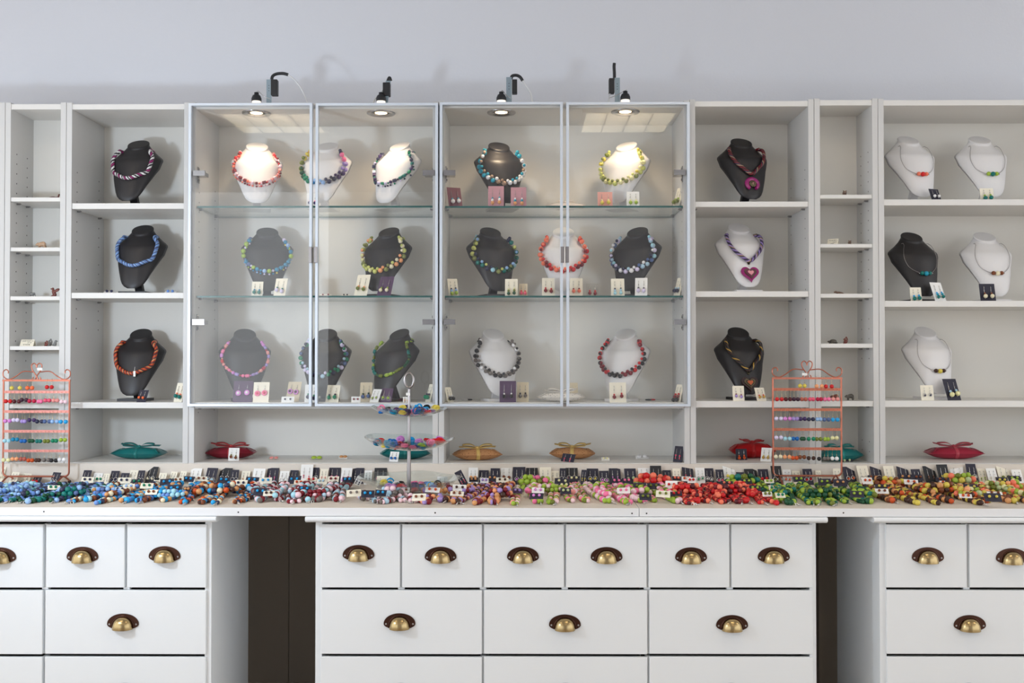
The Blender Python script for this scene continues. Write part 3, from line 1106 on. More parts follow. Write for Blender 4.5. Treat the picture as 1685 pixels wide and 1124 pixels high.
beads_double(t, 'olive, lime and pale yellow bead necklace on white bust', ['moss', 'pale lime', 'yellow', 'pale lime', 'olive', 'pale yellow'], .0072, .0046, False, 12)

t = bust('C', 2, 440, 382, 0, 'black', B_ + 'facing straight ahead on the lower glass shelf of left cabinet')
beads_single(t, 'teal, light blue and lime ball necklace with small drops on black bust', ['teal blue', 'light blue', 'lime', 'teal blue', 'pale lilac', 'yellow', 'slate'], .0074, ('ball',), 14, .8)
t = bust('C', 2, 640, 382, -27, 'black', B_ + 'wearing lime and peach beads, on a glass shelf beside purple card')
beads_double(t, 'lime, cream and peach double bead necklace on black bust', ['pale lime', 'cream', 'peach', 'moss', 'pale yellow', 'pale lime'], .0072, .0048, False, 15)
t = bust('D', 2, 807, 380, 20, 'black', B_ + 'wearing navy, teal and olive beads, turned slightly right')
beads_double(t, 'navy, teal, olive and light blue bead necklace on black bust', ['navy', 'light blue', 'teal', 'moss', 'pale cyan', 'dark green', 'pale lime'], .0074, .0048, False, 16)
t = bust('D', 2, 927, 381, 0, 'white', W_ + 'wearing red beads, straight behind the middle of the right cabinet doors')
beads_double(t, 'red, dark red and coral double bead necklace on white bust', ['red', 'dark red', 'coral', 'red', 'coral'], .0074, .0050, False, 17)
t = bust('D', 2, 1049, 379, -22, 'black', B_ + 'wearing pale blue, white and slate beads on the lower glass shelf')
beads_double(t, 'pale blue, white and slate double bead necklace on black bust', ['slate', 'pale blue', 'white', 'pale lilac', 'navy', 'pale cyan', 'slate'], .0072, .0048, False, 18)

t = bust('C', 3, 403, 549, 2, 'black', B_ + 'wearing pink and crimson beads, bottom of the left cabinet')
beads_single(t, 'pink, crimson and lavender barrel bead necklace on black bust', ['pink', 'raspberry', 'lavender', 'salmon', 'red', 'orchid'], .0054, ('barrel', 'ball', 'barrel'), 19)
t = bust('C', 3, 537, 549, -12, 'black', B_ + 'behind the door gap at the bottom of the left cabinet')
beads_double(t, 'emerald, navy and pale blue double bead necklace on black bust', ['emerald', 'navy', 'pale blue', 'emerald', 'slate', 'pale lilac'], .0068, .0046, False, 20)
t = bust('C', 3, 657, 550, -40, 'black', B_ + 'turned far left behind the ring of the tiered dish stand')
beads_single(t, 'olive and dark teal barrel bead necklace on black bust', ['olive', 'lime', 'olive', 'dark green', 'teal', 'lime'], .0056, ('barrel', 'ball', 'barrel'), 21)
t = bust('D', 3, 812, 550, 18, 'white', W_ + 'wearing black, white and taupe beads at the cabinet bottom')
beads_double(t, 'black, white and grey double bead necklace on white bust', ['black', 'white', 'grey', 'black', 'grey', 'black'], .0066, .0044, False, 22)
t = bust('D', 3, 1029, 550, -16, 'white', W_ + 'wearing red and black beads at the bottom of right cabinet')
beads_double(t, 'red, black and dark red double bead necklace on white bust', ['red', 'black', 'dark red', 'black', 'red'], .0068, .0046, False, 23)

t = bust('E', 1, 1219.8, 230, 22, 'black', B_ + 'with a round magenta pendant, top shelf of open bookcase')
twisted_pendant(t, 'red, blue and gold twisted cord necklace with a round magenta flower pendant', ['dark red', 'navy', 'taupe', 'maroon', 'dark red', 'black'], 'ring')
t = bust('E', 2, 1216, 375, 22, 'white', W_ + 'with a magenta heart pendant, middle shelf of open bookcase')
twisted_pendant(t, 'purple and black twisted cord necklace with a magenta heart pendant', ['lavender', 'purple', 'black', 'lavender', 'taupe', 'navy'], 'heart_pink', .090)
t = bust('E', 3, 1215, 550, 22, 'black', B_ + 'with a dark heart pendant, beside the right copper rack')
twisted_pendant(t, 'black and bronze twisted cord necklace with a dark brown heart pendant', ['black', 'gold', 'black', 'dark brown', 'black'], 'heart_dark', .084)

t = bust('G', 1, 1494.5, 230, 30, 'white', W_ + 'wearing three coral beads, top shelf of the wide right bookcase')
wire_necklace(t, 'thin wire necklace with two coral beads and a red one', ['coral', 'red', 'coral'])
t = bust('G', 1, 1612, 232, 26, 'white', W_ + 'wearing lime and green beads, top shelf of the wide right bookcase')
wire_necklace(t, 'thin wire necklace with two lime beads and a dark green one', ['lime', 'teal', 'lime'])
t = bust('G', 2, 1500, 389, 30, 'black', B_ + 'wearing turquoise beads on a wire, in the wide right bookcase')
wire_necklace(t, 'thin wire necklace with two teal beads and a turquoise one', ['teal', 'turquoise', 'teal'])
t = bust('G', 2, 1620, 391, 26, 'white', W_ + 'wearing brown and cream beads, middle shelf at the right edge')
wire_necklace(t, 'thin wire necklace with two brown beads and a cream one', ['brown', 'cream', 'brown'])
t = bust('G', 3, 1522.5, 548, 30, 'white', W_ + 'wearing dark brown and yellow beads, third shelf at the right')
wire_necklace(t, 'thin wire necklace with two dark brown beads and a yellow one', ['dark brown', 'yellow', 'dark brown'])

# ------------------------------------------------------------------ earring cards
HOOK = {}


def hook_mesh(h):
    k = round(h, 3)
    if k in HOOK: return HOOK[k]
    pts = [(0, 0.0010, 0), (0, -.0012, .002), (0.0004, -.0022, -.001), (0, -.0016, -h * .5), (0, -.0020, -h)]
    b = MB().tube(spline(pts, 3), 0.00052, 4).torus((0, -.002, -h * .55), .0013, .0005, 6, 4)
    HOOK[k] = b.mesh('ear_hook', [SILVER])
    return HOOK[k]


EARM = {}


def ear_mesh(style, cols, s):
    """hanging part of an earring; origin at its top, in front of the card (card plane y = 0)"""
    k = (style, tuple(cols), round(s, 2))
    if k in EARM: return EARM[k]
    b = MB()
    names = list(dict.fromkeys(cols)) or ['white']
    mats = [bm(c) for c in names] + [SILVER]
    sv = len(names)
    if style == 'drop':
        z = 0.0
        n = len(cols)
        for i, c in enumerate(cols):
            r = (.0028 + .0026 * (i / max(1, n - 1)) if n > 1 else .0050) * s
            z -= r
            b.ball((0, -r - .0012, z), r, 10, 7, names.index(c))
            z -= r * .92
        b.ball((0, -.003, z - .0006), .0012, 6, 4, sv)
    elif style == 'ring':
        R_ = .0062 * s
        b.torus((0, -.0020, -R_), R_, .0010, 18, 5, sv)
        b.ball((0, -.0040, -R_ * 1.25), R_ * .55, 10, 7, 0)
    elif style == 'hoop':
        R_ = .0058 * s
        b.torus((0, -.0018, -R_), R_, .0007, 18, 4, sv)
        b.ball((0, -.0030, -R_ * 1.9), .0014 * s, 6, 4, 0)
    elif style == 'flower':
        R_ = .0060 * s
        for q in range(8):
            a = 2 * PI * q / 8
            b.torus((R_ * math.cos(a), -.0016, -R_ * 1.4 + R_ * math.sin(a)), .0024 * s, .0007, 8, 4, sv)
        b.ball((0, -.0040, -R_ * 1.4), R_ * .72, 10, 7, 0)
    elif style == 'disc':
        R_ = .0088 * s
        b.torus((0, -.0040, -R_), R_ * .68, R_ * .36, 18, 8, 0)
        b.ball((0, -.0060, -R_), R_ * .55, 10, 7, min(1, sv - 1))
    elif style == 'tiny':
        b.ball((0, -.0024, -.002 * s), .0023 * s, 8, 5, 0)
        b.ball((0, -.0022, -.0056 * s), .0016 * s, 6, 4, sv)
        b.ball((0, -.0022, -.0086 * s), .0019 * s, 6, 4, 0)
    elif style == 'stud':
        b.ball((0, -.0036 * s, 0), .0046 * s, 10, 7, 0)
    EARM[k] = b.mesh('earring', mats)
    return EARM[k]


def card(loc, w, h, yaw, lean, colour, style, cols, label, group, s=1.0, roll=0.0, hz=0.80, ez=None, thick=0.0007, name='earring_card', pair=True):
    """card standing on its lower edge at loc, leaning back; earrings hang in front of it"""
    q = Matrix.Rotation(yaw, 4, 'Z') @ Matrix.Rotation(-lean, 4, 'X') @ Matrix.Rotation(roll, 4, 'Y')
    b = MB()
    b.box((-w / 2, 0, 0), (w / 2, thick, h))
    if style not in ('stud',):
        for sx in (-1, 1):
            b.add([(sx * w * .22 + .0008 * math.cos(k), -.0002, h * hz + .0006 * math.sin(k)) for k in (0, 1.05, 2.1, 3.14, 4.2, 5.2)], [tuple(range(6))], 1)
    o = b.build(name, [CARD[colour], HOLE])
    o.location = loc
    o.rotation_euler = q.to_euler()
    tag(o, label, 'earrings' if name == 'earring_card' else name.replace('_', ' '), group)
    if style is None: return o
    if style == 'stud':
        for sx in (-1, 1):
            e = inst('ear_stud', ear_mesh('stud', cols, s), o, (sx * w * .21, 0, h * .55))
    else:
        if ez is None: ez = hz - .34
        for sx in (-1, 1):
            dz = random.uniform(-.04, .04) * h
            e = inst('earring', ear_mesh(style, cols, s), o, (sx * w * .22, 0, h * ez + dz))
            inst('ear_hook', hook_mesh(h * (hz - ez)), e, (0, 0, h * (hz - ez) - dz))
    return o


UNAME = {'B': 'bookcase left of the glass cabinets', 'C': 'left glass cabinet', 'D': 'right glass cabinet', 'E': 'bookcase right of the glass cabinets',
         'F': 'narrow right bookcase', 'G': 'wide right bookcase'}
SNAME = {1: 'top shelf', 2: 'second shelf', 3: 'third shelf', 'b': 'bottom board'}
SHC = {}


def shelf_card(unit, k, u0, u1, vt, vb, colour, style, cols, skew=0, y=None, s=1.0, turned=0, where='', flat=False, ez=None):
    zs = shelf_z(unit, k)
    if y is None:
        y = .040
        if vb is not None:
            p = PZ((u0 + u1) / 2, vb, zs)
            if 0 < p.y < .2 and zs < EYE: y = max(.014, p.y)
    a, c = P(u0, 590, y), P(u1, 590, y)
    w = c.x - a.x
    top = P((u0 + u1) / 2, vt, y + .012).z
    lean = R(14)
    h = max(.012, (top - zs) / math.cos(lean))
    w0 = w - abs(skew) / px(y)
    yaw = 0.0
    if skew:
        yaw = math.asin(max(-.75, min(.75, -skew / px(y) / h / math.sin(R(22)))))
        lean = R(22)
    if turned:
        yaw = R(turned)
        w0 = .034
        lean = R(16)
    else:
        w0 = w0 / math.cos(yaw)
    if flat:
        lean = R(66)
        h = .022
    lab = ' and '.join(list(dict.fromkeys(cols))[:2])
    kind = {'stud': ' studs', 'disc': ' felt ring earrings', 'flower': ' flower earrings', 'ring': ' ring earrings'}.get(style, ' drop earrings')
    label = '%s card with %s%s %s' % (colour, lab, kind, where)
    if len(label.replace(',', ' ').split()) > 16: label = '%s card with %s%s %s' % (colour, cols[-1], kind.replace(' drop', ''), where)
    x = (a.x + c.x) / 2
    if skew: x -= skew / px(y) / 2
    o = card((x, y, zs), w0, h, yaw, lean, colour, style, cols, label, 'earring cards in the shelving', s, ez=ez)
    if flat and s > 1:
        for e in o.children: e.scale = (1.25, .5, 1.25)


S = shelf_card
S('B', 2, 168, 186, 474, 481, 'white', 'stud', ['navy'], where='left of the bust with the blue rope', flat=True)
S('B', 2, 269, 287, 475, 481, 'white', 'stud', ['cornflower'], where='right of the bust with the blue rope', flat=True)
S('B', 3, 223.5, 244, 641, 661, 'navy', 'drop', ['orange'], y=.012, where='before the bust with the rust-red rope', s=.9, skew=3)
S('B', 3, 285, 303, 629, 661, 'cream', 'drop', ['coral', 'teal'], y=.03, where='at the right end of the left open bookcase', s=1.2, skew=3)
S('C', 1, 503, 523, 318, None, 'white', 'drop', ['pink', 'purple'], where='below the rainbow necklace, behind the door edges', s=.9)
S('D', 1, 734, 761, 306, None, 'maroon', 'drop', ['turquoise', 'white'], skew=-5, where='left of the bust under the spotlight', s=1.3)
S('D', 1, 803, 829, 306, None, 'mauve', 'drop', ['turquoise', 'white', 'tan'], where='directly before the turquoise necklace bust', s=1.1, y=.02)
S('D', 1, 840.5, 866, 308, None, 'mauve', 'drop', ['white', 'turquoise', 'tan'], where='before the right side of the turquoise necklace bust', s=1.1, y=.02)
S('D', 1, 984, 1008.5, 316, None, 'pink', 'drop', ['pale yellow', 'yellow'], where='left of the bust with olive beads', s=1.2, y=.03)
S('D', 1, 1032, 1053, 315.5, None, 'white', 'drop', ['pale yellow', 'lime'], where='right before the bust with olive beads', s=1.1, y=.02)
S('D', 1, 1104, 1121, 309, None, 'cream', 'drop', ['lime', 'olive'], turned=-62, where='leaning on the right wall of the top glass shelf', s=1.3, y=.07)
S('C', 2, 413, 431.5, 463.5, None, 'cream', 'drop', ['teal blue', 'teal'], where='left before the straight-facing black bust', s=1.1, y=.03)
S('C', 2, 449, 471, 456.5, None, 'cream', 'drop', ['teal', 'pale lilac'], skew=2, where='right before the straight-facing black bust', s=1.2, y=.03)
S('C', 2, 524, 545, 479.5, None, 'white', 'stud', ['dark red'], where='just right of the left cabinet door gap', s=.7, flat=True, y=.06)
S('C', 2, 561, 574, 481, None, 'white', 'stud', ['black'], where='lying left of the lime and peach necklace bust', s=.6, flat=True, y=.06)
S('C', 2, 581, 608.5, 450, None, 'cream', 'drop', ['peach', 'olive'], skew=5, where='left of the lime and peach necklace bust', s=1.15)
S('C', 2, 619, 648, 453, None, 'purple', 'drop', ['lime', 'cream'], skew=5, where='right before the lime and peach necklace bust', s=1.15, y=.03)
S('D', 2, 735, 755, 457, None, 'cream', 'drop', ['navy', 'light blue', 'lime'], skew=-4, where='at the left end of the lower glass shelf', s=1.15, y=.05)
S('D', 2, 831, 852, 459, None, 'cream', 'drop', ['pale yellow', 'olive', 'dark green'], where='right before the navy and teal necklace bust', s=1.0, y=.03)
S('D', 2, 854, 868, 467, None, 'beige', 'drop', ['red', 'rose'], where='just right of the navy and teal necklace bust', s=1.0, y=.05)
S('D', 2, 892, 913, 457.5, None, 'cream', 'drop', ['red', 'dark red'], where='left before the white bust with red beads', s=1.1, y=.03)
S('D', 2, 938, 959, 457.5, None, 'cream', 'drop', ['dark red', 'coral'], where='right before the white bust with red beads', s=1.1, y=.03)
S('D', 2, 965, 985, 467, None, 'clear', 'drop', ['red', 'dark red'], where='between the red and the pale blue necklace', s=1.1, y=.04)
S('D', 2, 1006, 1028, 458.5, None, 'cream', 'drop', ['navy', 'pale blue', 'pale cyan'], where='left before the pale blue necklace bust', s=1.0, y=.03)
S('D', 2, 1045, 1067, 455.5, None, 'white', 'drop', ['navy', 'pale lilac'], skew=2, where='right before the pale blue necklace bust', s=1.2, y=.03)
S('D', 2, 1105, 1121, 457, None, 'cream', 'drop', ['pale blue', 'navy'], turned=-62, where='leaning on the right wall above the lower glass shelf'.replace('above the', 'of'), s=1.2, y=.07)
S('C', 3, 383, 415, 627, 660, 'purple', 'disc', ['orchid', 'white'], y=.02, where='before the bust with pink beads', s=1.0, ez=.56)
S('C', 3, 416, 442, 629, 661, 'cream', 'disc', ['pink', 'rose'], y=.012, where='right before the bust with pink beads', s=1.0, ez=.56)
S('C', 3, 469, 495, 627, 656, 'beige', 'disc', ['orchid', 'plum'], skew=3, y=.08, where='behind a white stud card at the cabinet bottom', s=1.0, ez=.6)
S('C', 3, 463, 484, 652.5, 661, 'white', 'stud', ['navy'], where='at the bottom before the purple felt rings', s=.7, y=.02)
S('C', 3, 501, 523, 633, 660, 'white', 'drop', ['emerald', 'navy'], y=.02, where='behind the door gap at the bottom left', s=1.2)
S('C', 3, 535, 559, 632.5, 660, 'cream', 'drop', ['navy', 'emerald'], y=.02, skew=2, where='before the bust with emerald beads', s=1.2)
S('C', 3, 592, 612, 629.5, 656, 'beige', 'drop', ['dark green', 'slate'], y=.09, where='standing between two black busts', s=1.2)
S('C', 3, 578, 593, 652.5, 661, 'white', 'stud', ['dark red'], y=.02, where='low, before the beige card', s=.7)
S('C', 3, 607, 629, 639.5, 660, 'white', 'flower', ['lime'], skew=6, y=.03, where='left of the purple daisy card', s=.7)
S('C', 3, 624, 647, 638, 661, 'purple', 'flower', ['lime'], skew=3, y=.015, where='before the bust turned far left', s=1.0)
S('C', 3, 663, 674, 653, 661, 'white', 'tiny', ['tan'], y=.015, where='small, behind the rod of the dish stand')
S('C', 3, 696, 711, 632, 661, 'cream', 'drop', ['navy', 'emerald'], turned=-58, y=.05, where='leaning on the right wall of the left cabinet', s=1.3)
S('D', 3, 734, 750, 637, 661, 'cream', 'drop', ['white', 'black'], turned=58, y=.05, where='leaning on the left wall of the right cabinet', s=1.2)
S('D', 3, 822, 849, 627, 660, 'purple', 'drop', ['white', 'black'], y=.015, where='before the bust with black and white beads', s=1.1, ez=.4)
S('D', 3, 850.5, 870, 629, 657, 'beige', 'drop', ['black', 'grey'], y=.05, where='right of the purple card at the cabinet bottom', s=1.1)
S('D', 3, 938, 951, 630, 657, 'beige', None, ['cream'], y=.16, where='behind the white starry gift box')
S('D', 3, 1003, 1030.5, 629.5, 661, 'cream', 'drop', ['red', 'dark red'], y=.012, where='before the bust with red and black beads', s=1.1)
S('D', 3, 1104, 1122, 632.5, 661, 'cream', 'drop', ['red', 'dark red', 'black'], turned=-58, y=.05, where='leaning on the right wall at the cabinet bottom', s=1.25)
S('E', 3, 1206, 1225, 635, 660, 'cream', 'drop', ['dark red', 'lavender'], y=.02, where='left before the bust with the dark heart', s=.85)
S('E', 3, 1242, 1262, 637, 660, 'cream', 'drop', ['red', 'gold'], skew=-3, y=.02, where='right of the bust with the dark heart', s=.85)
S('E', 'b', 1210.5, 1229, 738.5, 757, 'navy', 'drop', ['orange', 'burnt orange'], where='before the red gift box', s=.95)
S('E', 'b', 1251.5, 1271, 736, 759, 'white', 'drop', ['yellow', 'gold'], skew=4, where='at the right end of the red gift box', s=.85)
S('F', 'b', 1383, 1402, 750, 760, 'navy', 'drop', ['pale green'], where='low, before the teal box behind the copper rack', s=.8)
S('G', 1, 1531, 1552.5, 310, None, 'navy', 'drop', ['white'], skew=-3, y=.03, where='right of the three coral beads', s=1.0)
S('G', 1, 1616, 1638, 310, None, 'cream', 'drop', ['lime', 'teal'], y=.03, where='below the lime and green beads', s=1.25)
S('G', 2, 1499.5, 1518, 473, None, 'cream', 'drop', ['sky blue', 'teal'], y=.03, where='left before the bust with turquoise beads', s=1.2)
S('G', 2, 1533, 1560, 463, None, 'white', 'drop', ['sky blue', 'turquoise', 'teal'], skew=-5, y=.03, where='right before the bust with turquoise beads', s=1.0)
S('G', 2, 1614.5, 1640, 467, None, 'navy', 'drop', ['brown', 'cream'], y=.03, where='below the brown and cream beads', s=1.25)
S('G', 3, 1516, 1537, 634, 659, 'cream', 'ring', ['navy'], y=.03, where='on the base of the lowest right bust', s=.8)
S('G', 3, 1554, 1583, 622, 659, 'navy', 'drop', ['pale blue', 'pale yellow'], skew=-4, y=.03, where='right of the lowest right bust', s=1.5)
S('C', 'b', 376, 393.5, 737, 758, 'white', 'drop', ['olive', 'brown'], where='before the dark red gift box', s=.85)
S('C', 'b', 441, 459, 749.5, 757, 'clear', 'stud', ['salmon'], where='flat, right of the dark red gift box', flat=True, s=1.2)
S('C', 'b', 510, 531, 749.5, 757, 'clear', 'stud', ['lime'], where='flat, in the middle of the cabinet bottom board', flat=True, s=1.6)
S('C', 'b', 557, 572, 749, 755, 'white', 'stud', ['tan'], where='flat, left of the teal box behind the dishes', flat=True, s=1.2)
S('C', 'b', 640, 657, 742.5, 759.5, 'white', 'drop', ['blue'], where='before the teal box behind the dishes', s=.9, skew=2)
S('D', 'b', 923, 950, 746, 760, 'navy', 'tiny', ['rose'], skew=7, where='before the right kraft gift box', s=1.2)
S('D', 'b', 990, 1003, 752, 758, 'white', 'stud', ['pale yellow'], where='tiny, right of the right kraft gift box', flat=True, s=.7)
S('D', 'b', 1046, 1068, 748, 755, 'white', 'stud', ['white'], where='flat, left of the turned navy card', flat=True, s=1.5)
S('D', 'b', 1107, 1121, 734, 760, 'navy', 'tiny', ['rose'], turned=-40, y=.03, where='turned, at the right end of the cabinet bottom board', s=1.4)
S('D', 1, 916, 944, 331, None, 'purple', None, ['purple'], y=.10, where='lying on the white gift box', flat=True)

# two felt brooches
for (u0, u1, cs, lab) in ((1061, 1079, ('black', 'red'), 'black and red felt disc brooch before the red and black necklace'), (760, 777, ('white', 'black'), 'white and black felt disc brooch near the right cabinet wall')):
    p = PZ((u0 + u1) / 2, 659, shelf_z('D', 3))
    t = thing('felt_brooch', lab, 'brooch', (p.x, p.y, shelf_z('D', 3)), 0, 'felt brooches')
    for k, c in enumerate(cs):
        m = Matrix.Translation((p.x + (k - .5) * .014, p.y + (k - .5) * .008, shelf_z('D', 3) + .0005 + k * .0)) @ Matrix.Scale(1, 4)
        MB().lathe([(0, 0), (.009, 0), (.0115, .002), (.009, .0045), (0, .005)], 18, 0, m).build('felt_disc', bm(c), t)
# ------------------------------------------------------------------ pillow gift boxes
RIB = {}


def ribbon_mat(c):
    return mat('ribbon_%d_%d_%d' % c, c, 0.35, spec=0.6, bump=0.1, bscale=400)


def strip(b, pts, w, th=0.0006, mat=0, axis=None):
    """flat ribbon of width w along pts"""
    pts = [Vector(p) for p in pts]
    vs = []
    N = len(pts)
    for i, p in enumerate(pts):
        tg = (pts[min(i + 1, N - 1)] - pts[max(i - 1, 0)]).normalized()
        ax = Vector(axis) if axis is not None else Vector((0, 1, 0))
        s = (ax - tg * ax.dot(tg)).normalized()
        n = s.cross(tg) * th
        for q in (p + s * w / 2, p - s * w / 2, p - s * w / 2 + n, p + s * w / 2 + n): vs.append(q)
    fs = []
    for i in range(N - 1):
        for j in range(4):
            l = (j + 1) % 4
            fs.append((i * 4 + j, i * 4 + l, i * 4 + 4 + l, i * 4 + 4 + j))
    b.add(vs, fs, mat, True)


def gift_box(loc, L, W, H, rz, boxm, rib, label, seed, bow=1.0, spots=None):
    rnd = random.Random(seed)
    t = thing('gift_box', label, 'gift box', loc, rz, 'pillow gift boxes')
    nu, nv = 28, 12
    zf = lambda u, v: H / 2 * max(0.0, 1 - abs(u) ** 3.0) ** 0.92 * max(0.0, 1 - abs(v) ** 3.0) ** 0.8
    yf = lambda u, v: v * W / 2 * (1 - 0.12 * abs(u) ** 2)
    b = MB()
    for sgn in (1, -1):
        vs = []
        for i in range(nu + 1):
            u = -1 + 2 * i / nu
            for j in range(nv + 1):
                v = -1 + 2 * j / nv
                vs.append((u * L / 2, yf(u, v), H / 2 + sgn * zf(u, v)))
        fs = []
        for i in range(nu):
            for j in range(nv):
                k = i * (nv + 1) + j
                f = (k, k + nv + 1, k + nv + 2, k + 1)
                fs.append(f if sgn > 0 else f[::-1])
        b.add(vs, fs, 0, True)
    b.build('box', [boxm], t, world=False)
    # tucked-in end flaps: curved lips standing on the short ends
    for sgn in (-1, 1):
        b = MB()
        vs = []
        n = 14
        for i in range(n + 1):
            v = -0.92 + 1.84 * i / n
            u = sgn * (0.58 + 0.30 * v * v)
            z1 = H / 2 + zf(u, v)
            u2 = sgn * (abs(u) + 0.10)
            vs += [(u * L / 2, yf(u, v), z1 + .0012), (u2 * L / 2, yf(u, v), H / 2 + zf(min(.99, abs(u2)), v) + .0028), (u2 * L / 2, yf(u, v), H / 2 + zf(min(.99, abs(u2)), v) + .0014)]
        fs = []
        for i in range(n):
            for j in range(3):
                l = (j + 1) % 3
                fs.append((i * 3 + j, i * 3 + l, i * 3 + 3 + l, i * 3 + 3 + j))
        b.add(vs, fs, 0, True)
        b.build('end_flap', [boxm], t, world=False)
    if rib is not None:
        rm = ribbon_mat(rib)
        b = MB()
        pts = []
        for i in range(41):
            a = 2 * PI * i / 40
            v = math.cos(a)
            s = 1 if math.sin(a) >= 0 else -1
            pts.append((0, yf(0, v) * 1.012, H / 2 + s * (zf(0, v) + .0006) if abs(math.sin(a)) > 1e-6 else H / 2))
        pts = [Vector((x, y, max(.0008, z))) for x, y, z in pts]
        strip(b, pts, .012, .0006, 0, (1, 0, 0))
        rb = b.build('ribbon', [rm], t, world=False)
        b = MB()
        k = L * .26 * bow
        top = H + .0015
        for s in (-1, 1):
            lp = spline([(0, 0, top), (s * k * .5, -.004, top + .012 * bow), (s * k * 1.05, -.006, top + .012 * bow), (s * k * 1.1, -.006, top + .006), (s * k * .55, -.004, top + .003), (0, 0, top)], 6)
            strip(b, lp, .013, .0005, 0, (0.15 * s, 1, .35))
            tl = spline([(0, 0, top), (s * k * .7, .012 + s * .004, top + .004), (s * k * (1.35 + .25 * rnd.random()), .004, top + .012 * rnd.uniform(.2, 1))], 6)
            strip(b, tl, .011, .0005, 0, (0, 1, .4))
        b.ball((0, 0, top + .002), (.006, .007, .0045), 8, 6)
        b.build('bow', [rm], rb, world=False)
    return t


def paper(name, c, rough=0.38, spots=None):
    m = mat(name, c, rough, spec=0.5, bump=0.04, bscale=30)
    if spots:
        nt = m.node_tree
        bs = nt.nodes['Principled BSDF']
        tc = nt.nodes.new('ShaderNodeTexCoord')
        vo = nt.nodes.new('ShaderNodeTexVoronoi')
        vo.inputs['Scale'].default_value = 130
        rp = nt.nodes.new('ShaderNodeMath')
        rp.operation = 'LESS_THAN'
        rp.inputs[1].default_value = 0.26
        mx = nt.nodes.new('ShaderNodeMix')
        mx.data_type = 'RGBA'
        mx.inputs[6].default_value = lin(c) + (1,)
        mx.inputs[7].default_value = lin(spots) + (1,)
        nt.links.new(tc.outputs['Object'], vo.inputs['Vector'])
        nt.links.new(vo.outputs['Distance'], rp.inputs[0])
        nt.links.new(rp.outputs[0], mx.inputs[0])
        nt.links.new(mx.outputs[2], bs.inputs['Base Color'])
    return m


TEALP = paper('paper_teal', (8, 108, 108))
WINE = paper('paper_wine', (140, 26, 46))
REDP = paper('paper_red', (196, 16, 24))
CRIM = paper('paper_crimson', (158, 32, 58))
KRAFT = paper('paper_kraft', (182, 132, 88), 0.6, (150, 98, 62))
STARRY = paper('paper_starry', (228, 222, 214), 0.6, (168, 160, 158))
PALEP = paper('paper_pale', (228, 220, 214), 0.6)


def boxat(unit, k, u0, u1, vb, H, W, rz, m, rib, label, seed, bow=1.0, y=None):
    zs = shelf_z(unit, k)
    uc = (u0 + u1) / 2
    if y is None: y = min(.20, max(.03, PZ(uc, vb, zs).y + W * .30))
    L = (P(u1, 590, y).x - P(u0, 590, y).x)
    return gift_box((P(uc, 590, y).x, y, zs), L, W, H, R(rz), m, rib, label, seed, bow)


boxat('B', 'b', 187, 273, 756, .038, .075, -3, TEALP, (16, 120, 118), 'teal pillow gift box with a loose teal bow, in the left open bookcase', 1)
boxat('C', 'b', 341, 421, 755, .038, .075, 4, WINE, (190, 60, 66), 'dark red pillow gift box with a white earring card before it', 2)
boxat('C', 'b', 626, 708, 756, .038, .075, 8, TEALP, (16, 120, 118), 'teal pillow gift box behind the rod of the tiered stand', 3, .8)
boxat('D', 'b', 745, 826, 758, .038, .070, 9, KRAFT, (212, 178, 104), 'speckled kraft gift box with gold ribbon, nearer to the tiered stand', 4)
boxat('D', 'b', 904, 979, 756, .038, .070, -4, KRAFT, (212, 178, 104), 'speckled kraft gift box with a navy earring card before it', 5)
boxat('E', 'b', 1200, 1274, 754, .050, .080, -3, REDP, (200, 40, 44), 'bright red pillow gift box left of the right copper rack', 6, .7)
boxat('F', 'b', 1344, 1417, 758, .042, .070, 5, TEALP, (30, 140, 136), 'teal pillow gift box behind the right copper rack', 7, .9, y=.075)
boxat('G', 'b', 1523, 1613, 756, .040, .080, -2, CRIM, (184, 62, 78), 'crimson pillow gift box alone in the wide right bookcase', 8)
boxat('D', 3, 884, 963, 660, .030, .060, 2, STARRY, (232, 226, 220), 'white starry pillow gift box behind the right cabinet doors', 9, .9, y=.075)
boxat('D', 1, 897, 965, None, .022, .060, 3, PALEP, (232, 222, 214), 'pale gift box on the top glass shelf under a purple card', 10, .6, y=.11)

# ------------------------------------------------------------------ stone animals and signs in the narrow bookcases


def figurine(name, unit, k, u, w, blobs, m, label, y=.055, rz=0):
    """blobs: (x, y, z, rx, ry, rz, tilt) in units of the figurine width; merged into one carved body"""
    zs = shelf_z(unit, k)
    p = P(u, 590, y)
    s = w / px(y)
    b = MB()
    for q in blobs:
        x, yy, z, rx, ry, rz_ = q[:6]
        rot = Matrix.Rotation(R(q[6]), 3, 'Y') if len(q) > 6 else None
        b.ball((x * s, yy * s, z * s), (rx * s, ry * s, rz_ * s), 14, 9, 0, None, rot)
    zmin = min(v[2] for v in b.v)
    b.v = [(a, c, d - zmin) for a, c, d in b.v]
    o = b.build(name, [m])
    o.location = (p.x, y, zs)
    o.rotation_euler = (0, 0, R(rz))
    r = o.modifiers.new('carved', 'REMESH')
    r.mode = 'VOXEL'
    r.voxel_size = s / 34
    r.use_smooth_shade = True
    sm = o.modifiers.new('smooth', 'SMOOTH')
    sm.factor = .5
    sm.iterations = 3
    return tag(o, label, 'figurine', 'carved stone animals')


def stone(n, c, c2=None):
    return mat('stone_' + n, c, 0.35, spec=0.5, vary=0.35, bscale=120, coat=0.2)


